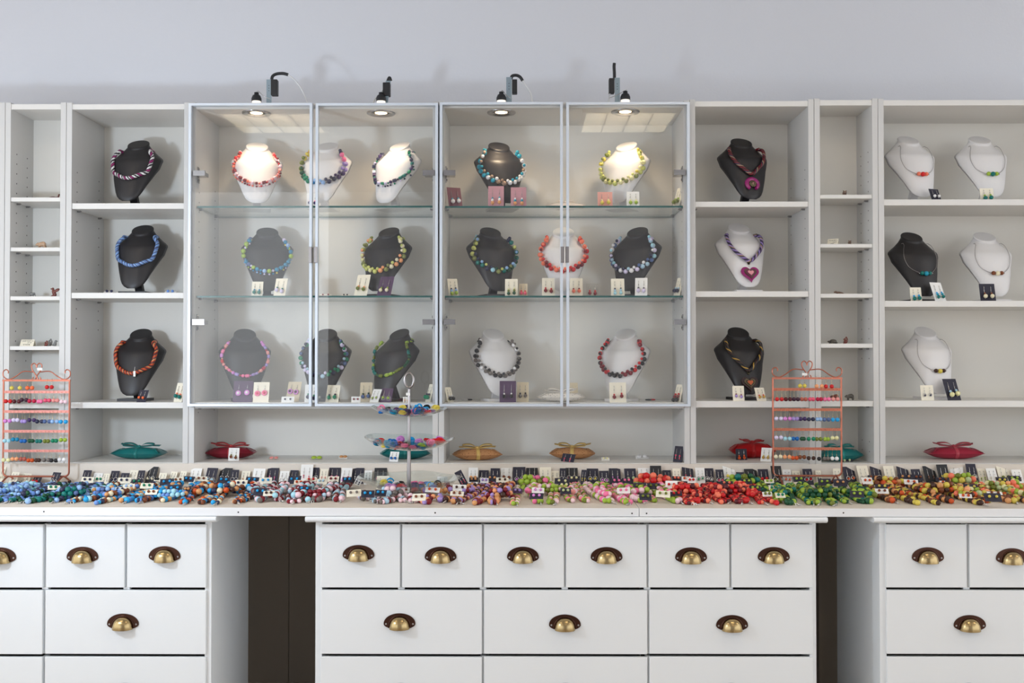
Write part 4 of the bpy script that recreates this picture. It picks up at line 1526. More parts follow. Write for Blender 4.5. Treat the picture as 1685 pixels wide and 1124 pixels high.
SRED, SBEIGE, SGREY, SBROWN, SDARK = stone('red', (112, 48, 36)), stone('beige', (186, 152, 122)), stone('grey', (124, 124, 122)), stone('brown', (120, 96, 82)), stone('dark', (84, 78, 70))
BEAR = [(0, 0, .36, .34, .17, .20), (-.36, 0, .34, .16, .12, .13), (-.50, 0, .30, .08, .07, .06), (-.33, -.09, .46, .05, .03, .05), (-.33, .09, .46, .05, .03, .05),
        (-.22, -.10, .12, .075, .06, .16), (-.22, .10, .12, .075, .06, .16), (.24, -.10, .14, .09, .07, .17), (.24, .10, .14, .09, .07, .17), (.08, 0, .44, .20, .13, .15)]
FISH = [(-.08, 0, .14, .34, .15, .13), (-.34, 0, .12, .14, .11, .09), (.22, 0, .16, .18, .09, .09), (.36, 0, .30, .06, .07, .16, 18), (.40, 0, .40, .05, .10, .08, 30), (-.05, -.14, .10, .12, .08, .03), (-.05, .14, .10, .12, .08, .03)]
FLAT = [(0, 0, .06, .42, .20, .055), (-.35, 0, .07, .14, .10, .05), (.36, 0, .08, .12, .16, .04)]
BIRD = [(0, 0, .42, .17, .15, .30, 18), (.10, 0, .72, .12, .11, .13), (.24, 0, .72, .09, .05, .05), (-.26, -.05, .62, .26, .05, .14, 30), (-.26, .08, .58, .26, .05, .13, 24), (.04, 0, .10, .22, .16, .10), (-.12, 0, .22, .12, .10, .18)]
ELE = [(0, 0, .40, .32, .22, .26), (.36, 0, .44, .18, .15, .18), (.52, 0, .22, .06, .06, .20, -12), (-.18, -.12, .14, .10, .09, .18), (-.18, .12, .14, .10, .09, .18), (.18, -.12, .14, .10, .09, .18), (.18, .12, .14, .10, .09, .18), (.30, -.17, .46, .12, .03, .14), (.30, .17, .46, .12, .03, .14)]
SITB = [(0, 0, .20, .20, .16, .20), (.05, 0, .38, .15, .13, .18), (.12, 0, .56, .14, .12, .12), (.26, 0, .54, .10, .06, .05), (-.16, 0, .14, .16, .10, .10)]
FRONT = [(0, 0, .50, .30, .28, .34), (0, -.22, .62, .24, .16, .22), (-.20, -.10, .16, .12, .12, .20), (.20, -.10, .16, .12, .12, .20), (-.20, -.12, .84, .08, .06, .09), (.20, -.12, .84, .08, .06, .09), (0, -.36, .52, .12, .08, .10)]
TURT = [(0, 0, .22, .34, .26, .20), (-.40, 0, .20, .13, .09, .09), (-.22, -.20, .07, .12, .10, .07), (-.22, .20, .07, .12, .10, .07), (.24, -.20, .07, .11, .10, .07), (.24, .20, .07, .11, .10, .07), (.38, 0, .10, .08, .04, .04)]
SQUI = [(0, 0, .30, .26, .22, .30), (-.08, 0, .66, .17, .16, .17), (-.22, 0, .64, .10, .07, .07), (.26, 0, .46, .12, .12, .40, 8), (.16, 0, .92, .14, .10, .16), (-.10, 0, .10, .24, .18, .10), (-.04, .06, .84, .05, .04, .07)]
OTTER = [(0, 0, .14, .40, .13, .12, 8), (-.34, 0, .22, .16, .11, .11), (-.48, 0, .20, .07, .06, .05), (.40, 0, .06, .18, .05, .04), (-.18, -.12, .06, .08, .07, .07), (-.18, .12, .06, .08, .07, .07), (.18, -.12, .06, .08, .07, .06), (.18, .12, .06, .08, .07, .06)]
F = figurine
F('stone_fish', 'A', 1, 87, 21, FISH, SRED, 'dark red stone fish with raised tail on the topmost narrow shelf')
F('stone_lizard', 'A', 1, 58, 20, FLAT, SRED, 'flat red-brown stone animal lying left of the stone fish')
F('stone_bear', 'A', 2, 68, 20, BEAR, SBEIGE, 'beige stone bear walking left on a narrow shelf')
F('stone_elephant', 'A', 3, 51, 12, ELE, SGREY, 'small grey stone elephant left of the red stone eagle')
F('stone_eagle', 'A', 3, 88, 19, BIRD, SRED, 'dark red stone eagle with spread wings on a narrow shelf', rz=180)
F('stone_parrot', 'A', 4, 75.5, 9, SQUI, SRED, 'slim red stone bird left of the grey stone birds', y=.04)
F('stone_owl', 'A', 4, 81.5, 12, SQUI, SGREY, 'upright grey stone animal between a red and a grey bird', y=.075)
F('stone_bird', 'A', 4, 90, 15, SITB, SGREY, 'grey stone bird with dark beak facing right', y=.045)
F('stone_elephant', 'F', 1, 1391, 11.5, FRONT, SBROWN, 'brown stone elephant facing forward on the top right narrow shelf')
F('stone_lion', 'F', 2, 1399, 9, FRONT, SBROWN, 'tiny brown stone animal right of the folded sign')
F('stone_otter', 'F', 3, 1382, 18, OTTER, SBROWN, 'brown stone otter stretched on the third narrow shelf')
F('stone_turtle', 'F', 4, 1371, 18, TURT, SDARK, 'dark stone turtle left of the red stone squirrel')
F('stone_squirrel', 'F', 4, 1391, 11, SQUI, SRED, 'red-brown stone squirrel sitting upright beside the turtle')
F('stone_pig', 'F', 5, 1374.5, 16, BEAR, SRED, 'red stone animal behind the right copper rack')
F('stone_bear', 'F', 5, 1399, 17, BEAR, SDARK, 'dark grey stone bear right of the copper rack')
INK = mat('ink', (48, 44, 44), 0.7)


def tent_sign(unit, k, u, w, h, yaw, label, rows):
    y = .045
    zs = shelf_z(unit, k)
    p = P(u, 590, y)
    W, H = w / px(y), h / px(y)
    t = thing('price_sign', label, 'sign', (p.x, y, zs), R(yaw), 'handwritten folded signs')
    D = H * .55
    L = math.hypot(D, H)
    ang = math.atan2(D, H)
    b = MB()
    m1 = Matrix.Translation((0, -D, 0)) @ Matrix.Rotation(-ang, 4, 'X')
    m2 = Matrix.Translation((0, D, 0)) @ Matrix.Rotation(ang, 4, 'X')
    b.box((-W / 2, -.0002, 0), (W / 2, .0002, L), 0, m1).box((-W / 2, -.0002, 0), (W / 2, .0002, L), 0, m2)
    b.build('card', [CARD['cream']], t, world=False)
    rnd = random.Random(len(label))
    b = MB()
    for (zf, xa, xb, hh) in rows:
        x = xa
        while x < xb:
            n = rnd.randrange(2, 5)
            pts = [((x + i * .012) * W, -.0006, (zf + hh * rnd.choice((-.5, .5, .2, -.2))) * L) for i in range(n * 2)]
            b.tube(spline(pts, 3), .00032, 4, 0, False, m1)
            x += n * .024 + .015
    b.build('handwriting', [INK], t, world=False)


tent_sign('A', 4, 46, 22.5, 11, 0, 'small cream folded sign with handwriting on the left narrow shelf', [(.78, -.40, .42, .10), (.52, .02, .34, .10), (.22, -.25, .18, .16)])
tent_sign('F', 2, 1372, 17, 10.5, -28, 'small cream folded sign turned aside on the right narrow shelf', [(.74, -.36, .36, .10), (.46, -.02, .34, .10), (.2, -.2, .1, .14)])

# ------------------------------------------------------------------ copper earring racks
HOLED = HOLE


def rack(u0, u1, vtop, vbot, bars, rows, side, label, Y, tagpos, flat):
    a, c = P(u0, vtop, Y), P(u1, vtop, Y)
    zt, zb = a.z, P((u0 + u1) / 2, vbot, Y).z
    x0, x1 = P(u0, 700, Y).x, P(u1, 700, Y).x
    xc = (x0 + x1) / 2
    W = x1 - x0
    t = thing('earring_rack', label, 'earring rack', (xc, Y, ZC), 0, 'copper earring racks')
    r = .0030
    pts = [(x0, Y, zt), (x0, Y, zb + .014)] + [(x0 + .014 - .014 * math.cos(q), Y, zb + .014 - .014 * math.sin(q)) for q in (R(22), R(45), R(67), R(90))]
    pts += [(x1 - .014 + .014 * math.sin(q), Y, zb + .014 - .014 * math.cos(q)) for q in (0, R(22), R(45), R(67), R(90))] + [(x1, Y, zt), ]
    b = MB().tube(pts, r, 8)
    b.box((x0 - .003, Y - .003, zt - .003), (x1 + .003, Y + .003, zt + .003))
    b.build('frame', COPPER, t)
    f = MB()
    for sx in (x0 + .018, x1 - .018):
        f.tube(spline([(sx, Y - .050, ZC + .006), (sx, Y - .036, ZC + .016), (sx, Y, zb), (sx, Y + .034, ZC + .014), (sx, Y + .046, ZC + .006)], 6), .003, 6)
        for yy in (Y - .050, Y + .046):
            f.ball((sx, yy, ZC + .0055), .0055, 10, 7, 1)
    f.build('foot', [COPPER, BLACKP], t)
    for v in bars:
        z = P((u0 + u1) / 2, v, Y).z
        bb = MB().box((x0, Y - .0015, z - .0042), (x1, Y + .0015, z + .0042))
        for i in range(16):
            x = x0 + .012 + (W - .024) * i / 15
            bb.add([(x + .0009 * math.cos(q * PI / 3), Y - .00165, z - .0015 + .0009 * math.sin(q * PI / 3)) for q in range(6)], [tuple(range(6))], 1)
        bb.build('bar', [flat, HOLED], t)
    s = MB()
    h = .036
    for d in (-1, 1):
        cx = xc + d * W / 2
        p = [(xc + d * .008, Y, zt + .026), (xc + d * W * .20, Y, zt + .028), (xc + d * W * .32, Y, zt + .012), (xc + d * W * .42, Y, zt + .003), (xc + d * W * .50, Y, zt + .012),
             (xc + d * W * .505, Y, zt + .028), (xc + d * W * .46, Y, zt + .034), (xc + d * W * .43, Y, zt + .028), (xc + d * W * .435, Y, zt + .022)]
        s.tube(spline(p, 6), .0019, 7)
        p = [(xc - d * .010, Y, zt + .010), (xc - d * .013, Y, zt + .004), (xc - d * .006, Y, zt + .001), (xc + d * .002, Y, zt + .016), (xc + d * .014, Y, zt + .034), (xc + d * .016, Y, zt + .048), (xc + d * .008, Y, zt + .054), (xc + d * .001, Y, zt + .047), (xc + d * .0005, Y, zt + .040)]
        s.tube(spline(p, 6), .0019, 7)
    s.build('scrollwork', COPPER, t)
    if tagpos:
        p = P(tagpos[0], tagpos[1], Y - .004)
        MB().box((p.x - .008, Y - .0048, p.z - .004), (p.x + .008, Y - .0042, p.z + .004), 0, None).tube([(p.x - .007, Y - .0045, p.z + .003), (p.x - .004, Y - .002, p.z + .012)], .0005, 4).build('price_tag', CARD['white'], t)
    for ri, row in enumerate(rows):
        zbar = P((u0 + u1) / 2, bars[ri] if ri < len(bars) else vbot, Y).z
        zhang = zt - .001 if ri == 0 else P((u0 + u1) / 2, bars[ri - 1], Y).z - .0015
        seen = {}
        for (u, v, cname) in row:
            p = P(u, v, Y - .004)
            seen[cname] = seen.get(cname, 0) + 1
            tot = sum(1 for q in row if q[2] == cname)
            which = '' if tot == 1 else ', %s of its pair' % ('left' if seen[cname] == 1 else 'right')
            if tot > 2: which = ', %s of its colour' % nth(seen[cname])
            lab = '%s ball earring on %s level of %s%s' % (cname, ('top', 'second', 'third', 'fourth', 'bottom')[ri], side, which)
            o = inst('ball_earring', bead_mesh(cname), None, (p.x, Y - .0045, p.z), .0066)
            tag(o, lab, 'earring', 'ball earrings on the copper racks')
            hh = (zhang - p.z) / .0066
            k = ('bh', round(hh))
            if k not in HOOK:
                q = [(0, .4, hh - .1), (0, 1.0, hh + .3), (0.1, .2, hh + .5), (0, -.3, hh - .2), (0, .1, hh * .6), (0, 0, .9)]
                b2 = MB().tube(spline(q, 3), .055, 4)
                b2.torus((0, 0, hh * .45), .13, .05, 6, 4)
                HOOK[k] = b2.mesh('ear_hook', [mat('gold_wire', (214, 186, 140), 0.25, metal=1.0)])
            inst('ear_hook', HOOK[k], o, (0, 0, 0))
    return t


def rowof(v, s, ox, xs, cols, vj=None):
    rnd = random.Random(int(v * 10))
    return [(ox + x / s, v + (rnd.uniform(-1.2, 1.2) if vj is None else vj[i // 2]), c) for i, (x, c) in enumerate(zip(xs, cols))]


def dbl(*c):
    return [x for q in c for x in (q, q)]


s7 = 7.025
L_ROWS = [rowof(638.6, 3.5125, 0, [69, 116, 159, 186, 272, 299], ['yellow', 'yellow', 'orange', 'orange', 'red', 'red'], [0, -.2, -1.5]),
          rowof(660, s7, 0, [68, 118, 165, 220, 252, 305, 342, 395, 447, 475, 527, 570, 620, 663, 712, 758], dbl('red', 'maroon', 'plum', 'raspberry', 'pink', 'rose', 'salmon', 'pale pink'), [0.4, .6, -1.8, 0, .6, -1, -1, 1.2]),
          rowof(692.8, s7, 0, [62, 112, 160, 203, 258, 287, 340, 395, 430, 485, 517, 572, 606, 660, 703, 760], dbl('orchid', 'pale lilac', 'lavender', 'purple', 'navy', 'slate', 'light blue', 'sky blue'), [0, -1.5, .6, -1.4, .8, .8, 1, 1.4]),
          rowof(725, s7, 0, [55, 103, 152, 198, 250, 287, 343, 377, 430, 465, 520, 557, 612, 650, 705, 752], dbl('pale cyan', 'teal blue', 'blue', 'dark green', 'teal', 'olive', 'emerald', 'lime'), [.4, -1.8, .8, .6, 1, 1, .4, -1]),
          rowof(757, s7, 0, [43, 97, 147, 192, 243, 282, 330, 372, 422, 452, 510, 563, 595, 648, 690, 742], dbl('pale yellow', 'peach', 'terracotta', 'burnt orange', 'dark brown', 'grey', 'black', 'white'), [0, -1.6, -1.6, .6, .4, 0, .8, -.6])]
rack(5.5, 114, 626, 784, [645, 677.3, 709.8, 742], L_ROWS, 'left copper rack', 'copper wire earring rack at the left edge, hung with coloured ball earrings', -.068, (65.5, 607.5), COPPERF)
s3 = 3.5125
R_ROWS = [rowof(635, s3, 1120, [690, 716, 786, 816, 840, 873], ['yellow', 'yellow', 'peach', 'peach', 'red', 'red'], [0, .6, 1]),
          rowof(657, s3, 1120, [557, 584, 608, 633, 655, 678, 700, 722, 747, 766, 792, 811, 833, 856, 882, 907], dbl('red', 'maroon', 'plum', 'terracotta', 'rose', 'raspberry', 'pink', 'salmon'), [0] * 8),
          rowof(689.5, s3, 1120, [553, 580, 604, 630, 652, 673, 693, 717, 741, 765, 790, 808, 831, 855, 880, 906], dbl('pale lilac', 'orchid', 'lavender', 'purple', 'navy', 'light blue', 'slate', 'sky blue'), [-.6, -.4, -.3, -.2, .4, .4, 1, 1.2]),
          rowof(721.5, s3, 1120, [553, 580, 604, 630, 651, 673, 700, 712, 740, 768, 786, 808, 834, 852, 878, 902], dbl('pale lilac', 'pale cyan', 'blue', 'dark green', 'emerald', 'olive', 'lime', 'pale yellow'), [-1.4, .4, .4, .6, .8, 1, 1.2, -.6]),
          rowof(753, s3, 1120, [550, 577, 602, 629, 648, 670, 690, 714, 740, 768, 800, 832, 851, 876, 902], ['cream', 'cream', 'peach', 'peach', 'burnt orange', 'burnt orange', 'brown', 'brown', 'dark brown', 'dark brown', 'black', 'grey', 'grey', 'white', 'white'], [-1.4, -1, .6, -.8, 1, 2, 1.6, 1.8])]
rack(1272, 1384.5, 622.5, 783, [640.8, 674.2, 706.8, 738.5], R_ROWS, 'right copper rack', 'copper wire earring rack on the right, standing before the narrow bookcase', -.068, (1324, 616), mat('copper_brown', (188, 112, 88), 0.38, metal=0.75))

# ------------------------------------------------------------------ tiered glass stand with felt rings
SX, SY = P(673, 700, -.27).x, -.27
stand = thing('tiered_dish_stand', 'three-tier glass dish stand with steel rod and ring handle on the counter', 'tiered stand', (SX, SY, ZC))
zr0 = P(672, 640, SY).z
b = MB()
lean = .004
b.lathe([(.0060, ZC + .004), (.0060, ZC + .05), (.0050, P(673, 735, SY).z), (.0044, P(673, 680, SY).z), (.0036, zr0)], 14, 0, Matrix.Translation((SX, SY, 0)))
b.lathe([(.014, ZC), (.014, ZC + .004), (.006, ZC + .006)], 18, 0, Matrix.Translation((SX, SY, 0)))
b.build('rod', STEEL, stand)
b = MB()
cz = P(672, 626, SY).z
hh = P(672, 612.5, SY).z - cz
pts = [(SX + .0135 * math.cos(a), SY, cz + (hh - .003) * math.sin(a)) for a in [2 * PI * i / 28 for i in range(28)]]
b.tube(pts, .0033, 9, 0, True)
b.build('ring_handle', STEEL, stand)
p = P(671.5, 648.5, SY - .006)
MB().box((p.x - .006, SY - .0075, p.z - .004), (p.x + .006, SY - .0070, p.z + .004)).build('price_tag', CARD['white'], stand)


def dish(rad, vrim, vbot, tilt):
    zr, zb = P(673, vrim, SY).z, P(673, vbot, SY).z
    d = zr - zb
    pr = []
    n = 12
    for i in range(n + 1):
        q = i / n
        pr.append((.008 + (rad - .008) * q, d * (q ** 2.6)))
    inner = [(r - .0012 if i else r, z + .0030) for i, (r, z) in enumerate(pr)]
    prof = pr + [(rad + .0020, d + .0010), (rad + .0022, d + .0030), (rad + .0005, d + .0040)] + inner[::-1] + [pr[0]]
    b = MB()
    m = Matrix.Translation((SX, SY, zb)) @ Matrix.Rotation(tilt, 4, 'Y')
    vs = []
    N = 56
    for (r, z) in prof:
        for j in range(N):
            a = 2 * PI * j / N
            wob = 1 + .018 * math.sin(5 * a) * (r / rad) ** 3
            vs.append((r * wob * math.cos(a), r * wob * math.sin(a), z + .0022 * math.sin(5 * a + 1) * (r / rad) ** 4))
    fs = []
    for i in range(len(prof) - 1):
        for j in range(N):
            l = (j + 1) % N
            fs.append((i * N + j, i * N + l, (i + 1) * N + l, (i + 1) * N + j))
    b.add(vs, fs, 0, True, m)
    b.build('glass_dish', [DISHG], stand)
    return lambda r: zb + d * (max(0, (r - .008) / (rad - .008)) ** 2.6) + .003


RINGC = ['pink', 'lime', 'purple', 'sky blue', 'red', 'black', 'white', 'blue', 'orchid', 'yellow', 'raspberry', 'lime', 'teal blue', 'pink', 'purple', 'red', 'slate']
RINGB = {}


def ring_parts(c):
    if c in RINGB: return RINGB[c]
    m = mat('felt_' + c.replace(' ', '_'), COL[c], 0.75, spec=0.3, bump=0.15, bscale=400)
    b = MB()
    pts = [(.0100 * math.cos(2 * PI * i / 20), 0, .0100 * math.sin(2 * PI * i / 20)) for i in range(20)]
    b.tube(pts, .0020, 6, 0, True, None, None, 1.6)
    band = b.mesh('band', [m])
    b = MB().lathe([(0, -.0022), (.009, -.0022), (.0118, 0), (.0095, .0022), (.0035, .0022), (.003, .0014), (0, .0014)], 20, 0, None, True, .78)
    RINGB[c] = (band, b.mesh('button_disc', [m]))
    return RINGB[c]


def fill(rad, zf, n, tier, seed):
    rnd = random.Random(seed)
    spots = []
    for i in range(n):
        best = None
        for _ in range(30):
            q = (rad * .78 - .014) * math.sqrt(rnd.random()) + .010
            a = rnd.uniform(0, 2 * PI)
            x, y = q * math.cos(a), q * math.sin(a)
            dmin = min([math.hypot(x - s[0], y - s[1]) for s in spots] or [9])
            if best is None or dmin > best[0]: best = (dmin, x, y)
        spots.append(best[1:])
    spots.sort()
    cols = [RINGC[rnd.randrange(len(RINGC))] for _ in spots]
    cnt = {}
    for (x, y), c in zip(spots, cols):
        cnt[c] = cnt.get(c, 0) + 1
        r = math.hypot(x, y)
        band, disc = ring_parts(c)
        up = rnd.random() < .38
        z = zf(r) + (.003 if not up else .009) + rnd.choice((0, 0, .004, .007)) * (1 - r / rad)
        tot = cols.count(c)
        lab = '%s felt ring in the %s glass dish%s' % (c, tier, ', the only one' if tot == 1 else ', %s %s one from left' % (nth(cnt[c]), c))
        o = thing('felt_ring', lab, 'ring', (SX + x, SY + y, z), 0, 'felt rings in the glass dishes')
        if up:
            e = (rnd.uniform(-.5, .5), rnd.uniform(-.4, .4), rnd.uniform(-.9, .9))
        else:
            e = (PI / 2 + rnd.uniform(-.3, .3), rnd.uniform(-.3, .3), rnd.uniform(0, 6))
        o.rotation_euler = e
        inst('band', band, o)
        d = inst('button_disc', disc, o, (0, -.0100 if up else -.010, .000 if up else 0), 1.0)
        d.rotation_euler = (PI / 2 + (.25 if up else .6), 0, 0)
        if not up:
            d.location = (0, .004, 0)
            d.rotation_euler = (PI / 2, 0, 0)


zf = dish(.112, 671.5, 685.5, R(1.5)); fill(.112, zf, 34, 'top', 3)
zf = dish(.132, 721.5, 740.5, R(1.8)); fill(.132, zf, 40, 'middle', 4)
zf = dish(.152, 786.5, 808, R(0.8)); fill(.118, zf, 38, 'bottom', 8)
# ------------------------------------------------------------------ earring cards standing along the plinth
NONE = ()
ROW = [  # u0, u1, top v, colour, style, bead colours, skew
    (-4, 5, 768, 'cream', 'tiny', ['cream'], 2), (11.7, 31, 776.5, 'cream', 'tiny', ['white'], 4), (28, 53, 778.5, 'cream', 'hoop', ['silver'], 4), (50, 70, 783, 'navy', 'drop', ['red'], 3),
    (79, 98.5, 777, 'navy', 'ring', ['pale blue'], 4), (132, 148, 773.6, 'navy', 'tiny', ['navy'], 2), (149, 168, 778, 'white', 'tiny', ['emerald'], 2), (167, 178.5, 779, 'cream', 'tiny', ['white'], 1),
    (179, 194, 774.6, 'navy', 'ring', ['navy'], 1), (196, 211, 778, 'navy', 'tiny', ['white'], 1), (209, 225, 773.6, 'cream', 'tiny', ['white'], 2), (224, 236, 774, 'navy', 'hoop', ['white'], 1),
    (237, 258, 768, 'black', 'ring', ['cream'], 4), (258, 273, 778, 'cream', 'hoop', ['navy'], 2), (275, 291, 775.6, 'cream', 'tiny', ['emerald'], 4), (291, 306, 775, 'cream', 'tiny', ['brown'], 4),
    (309.5, 330, 770.6, 'white', 'ring', ['brown'], 2), (335, 356.5, 770, 'navy', 'flower', ['pale blue'], 3), (357, 380.5, 770, 'black', 'ring', ['tan'], 3), (378, 391, 773, 'navy', 'hoop', ['cream'], 0),
    (395, 410, 775, 'cream', 'tiny', ['tan'], 1), (413, 435, 771, 'white', 'hoop', ['tan'], 2), (437, 457, 770, 'navy', 'tiny', ['pink'], 1), (458, 474.5, 775, 'white', 'hoop', ['grey'], 1),
    (475, 489.6, 773.6, 'navy', 'tiny', ['orange'], 1), (493, 513, 764.6, 'white', 'tiny', ['rose'], 0), (506.7, 523.5, 769, 'navy', 'ring', ['white'], 0), (524.5, 538.5, 771.6, 'cream', 'tiny', ['salmon'], 1),
    (540, 559, 768, 'navy', 'drop', ['pink'], 0), (559.6, 578, 770, 'white', 'drop', ['raspberry', 'orchid'], 1), (578, 598, 770, 'navy', 'tiny', ['white'], 1), (598.6, 611, 774, 'white', 'tiny', ['grey'], 0),
    (615, 635.5, 770, 'black', 'flower', ['pink'], 0), (770.6, 786, 769.6, 'white', 'drop', ['tan'], 0), (788, 804, 773.6, 'navy', 'ring', ['lavender'], 0), (807, 822.5, 770.6, 'navy', 'hoop', ['cream'], 0),
    (823.7, 843, 766.6, 'white', 'drop', ['brown'], 0), (844, 865.5, 768.6, 'navy', 'ring', ['orchid'], -1), (866, 885, 765.6, 'black', 'flower', ['orchid'], 0), (888, 907, 769, 'cream', 'hoop', ['orchid'], 0),
    (906, 920.5, 774.6, 'cream', 'tiny', ['cream'], 0), (921.6, 932, 770.6, 'navy', 'hoop', ['pink'], 0), (931, 951, 766, 'black', 'ring', ['rose'], 0), (955, 967, 773, 'navy', 'tiny', ['yellow'], 3),
    (966, 985, 771, 'navy', 'ring', ['yellow'], 0), (986.5, 1003, 774.6, 'navy', 'ring', ['orchid'], -1), (1002.7, 1022.5, 770.6, 'navy', 'tiny', ['orchid'], -1), (1028, 1048, 771, 'navy', 'drop', ['pale green'], -1),
    (1050.8, 1070.5, 768, 'white', 'ring', ['red'], 0), (1071, 1089.5, 766.6, 'black', 'ring', ['pink'], 0), (1091.5, 1105, 773.6, 'navy', 'tiny', ['white'], 0), (1108, 1121, 771, 'cream', 'tiny', ['cream'], 0),
    (1123.5, 1142.6, 765.6, 'navy', 'tiny', ['rose'], -1), (1145.7, 1161, 769.6, 'white', 'ring', ['emerald'], 0), (1160, 1175.5, 770.6, 'navy', 'ring', ['white'], 0), (1179, 1193, 772.6, 'navy', 'ring', ['rose'], -1),
    (1191, 1212.5, 765.6, 'white', 'drop', ['yellow'], -2), (1213, 1226, 776.7, 'navy', 'tiny', ['lime'], 0), (1226, 1249, 771.6, 'black', 'ring', ['white'], -2), (1249, 1267, 772, 'navy', 'drop', ['red'], -1),
    (1271, 1289.5, 767, 'black', 'ring', ['olive'], -1), (1290, 1304, 772.6, 'white', 'ring', ['coral'], 0), (1305, 1319.6, 774.6, 'cream', 'tiny', ['cream'], -1), (1323, 1339.5, 771.6, 'navy', 'ring', ['red'], -1),
    (1344, 1354, 774, 'cream', 'tiny', ['dark green'], -1), (1373.5, 1386, 771, 'cream', 'tiny', ['white'], 0), (1389, 1411.5, 768, 'navy', 'ring', ['orange'], -3), (1412.6, 1434, 766.6, 'cream', 'ring', ['yellow'], -3),
    (1435, 1454.5, 767, 'navy', 'ring', ['lime'], -2), (1457, 1476.5, 767, 'cream', 'hoop', ['brown'], -2), (1479, 1499.5, 765, 'navy', 'flower', ['yellow'], -2), (1502, 1519.5, 772, 'navy', 'ring', ['yellow'], -2),
    (1522, 1545, 767, 'black', 'tiny', ['brown'], -3), (1545.5, 1566, 764.6, 'black', 'tiny', ['yellow'], -2), (1567, 1589, 765, 'white', 'tiny', ['white'], 1), (1594.6, 1611, 763.6, 'navy', 'ring', ['cream'], 0),
    (1612, 1626.5, 771, 'cream', 'tiny', ['lime'], -1), (1626.5, 1645, 770.6, 'white', 'tiny', ['cream'], -2), (1644, 1667, 766, 'cream', 'drop', ['olive'], -2), (1668, 1687, 772.6, 'white', 'tiny', ['brown'], -2)]
COLW = {'tiny': 'tiny beads', 'hoop': 'thin hoops', 'ring': 'silver rings', 'drop': 'drops', 'flower': 'silver flowers'}
LM = [(57, 'left copper rack'), (673, 'tiered stand'), (1329, 'right copper rack')]
CNT = {}


def landmark(u, what):
    lm = LM[0][1]
    for uu, nme in LM:
        if u > uu: lm = nme
    if u < 57: lm = 'the left edge'
    k = (what, lm)
    CNT[k] = CNT.get(k, 0) + 1
    return '%s %s card right of %s' % (nth(CNT[k]), what, lm)


for i, (u0, u1, v, colour, style, cols, skew) in enumerate(ROW):
    cols = ['grey' if c == 'silver' else c for c in cols]
    front = -.012 * (i % 2)
    if (u0, u1) == (1271, 1289.5): front = -.05
    if (u0, u1) == (79, 98.5): front = -.05
    yb = -.034 + front
    a, c = P(u0, 780, yb), P(u1, 780, yb)
    top = P((u0 + u1) / 2, v, yb + .022).z
    lean = R(24)
    h = (top - ZC) / math.cos(lean)
    yaw = math.asin(max(-.7, min(.7, -skew / px(yb) / h / math.sin(lean))))
    w = (c.x - a.x - abs(skew) / px(yb) * .8) / math.cos(yaw)
    x = (a.x + c.x) / 2 - skew / px(yb) / 2
    lab = '%s card with %s %s, %s' % (colour, cols[0], COLW[style], landmark((u0 + u1) / 2, 'back-row'))
    card((x, yb, ZC), max(.012, w), h, yaw, lean, colour, style, cols, lab, 'earring cards standing along the plinth', 1.0 if style != 'flower' else 1.05, hz=.80, ez=.46)

# a few cards leaning in front of the dish stand
for (u0, u1, vt, vb, colour, style, cols, roll, lab) in (
        (619, 640, 786, 808, 'cream', 'drop', ['lavender'], 0, 'cream card with small lavender drops, leaning before the bottom glass dish on the left'),
        (719, 736, 787, 806, 'white', 'drop', ['rose'], 0, 'white card with small rose drops, leaning before the bottom glass dish on the right'),
        (581, 592, 786, 800, 'white', 'tiny', ['navy'], 24, 'narrow tilted white card left of the bottom glass dish'),
        (762, 774, 775, 806, 'navy', 'tiny', ['rose'], -28, 'navy card tilted far to the left, right of the bottom glass dish')):
    p = PZ((u0 + u1) / 2, vb, ZC)
    k = px(p.y)
    card((p.x, p.y, ZC + .003), (u1 - u0) / k, (vb - vt) / k / .93, 0, R(20), colour, style, cols, lab, 'earring cards before the glass dishes', 1.0, R(roll))

# ------------------------------------------------------------------ bead necklaces heaped on the counter
ZONES = [  # u range, colours, name
    (-40, 100, ['light blue', 'navy', 'cornflower', 'pale cyan', 'slate', 'cornflower', 'light blue'], 'pale blue and navy'),
    (100, 218, ['navy', 'teal', 'cornflower', 'slate', 'dark green', 'light blue', 'navy'], 'navy, teal and cornflower'),
    (218, 330, ['sky blue', 'navy', 'brown', 'cream', 'pale cyan', 'tan', 'sky blue', 'cornflower'], 'sky blue, brown and cream'),
    (330, 430, ['brown', 'sky blue', 'navy', 'cream', 'burnt orange', 'dark brown', 'tan'], 'rust, sky blue and navy'),
    (430, 590, ['dark red', 'pale pink', 'pale blue', 'grey', 'pale pink', 'dark red', 'pale cyan'], 'dark red, pale pink and grey'),
    (590, 690, ['pale pink', 'dark red', 'grey', 'pale blue', 'pale pink'], 'pale pink and pale blue'),
    (690, 850, ['dark red', 'lavender', 'tan', 'dark brown', 'dark red', 'peach', 'lavender'], 'lilac, tan and dark red'),
    (850, 950, ['pink', 'lime', 'olive', 'pale pink', 'lime', 'salmon'], 'pink, lime and olive'),
    (950, 1070, ['pink', 'lime', 'olive', 'pale pink', 'pink', 'lime', 'pale pink'], 'pale pink and lime'),
    (1070, 1245, ['red', 'dark red', 'coral', 'red', 'maroon', 'coral', 'red'], 'red and coral'),
    (1245, 1415, ['lime', 'dark green', 'olive', 'lime', 'teal', 'olive', 'dark green', 'lime'], 'lime and dark green'),
    (1415, 1585, ['dark brown', 'tan', 'yellow', 'brown', 'dark brown', 'burnt orange', 'yellow'], 'brown, tan and yellow'),
    (1585, 1730, ['coral', 'lime', 'pale yellow', 'olive', 'pale green', 'yellow', 'peach'], 'coral, lime and pale yellow')]
STRC = {}
rz = random.Random(21)
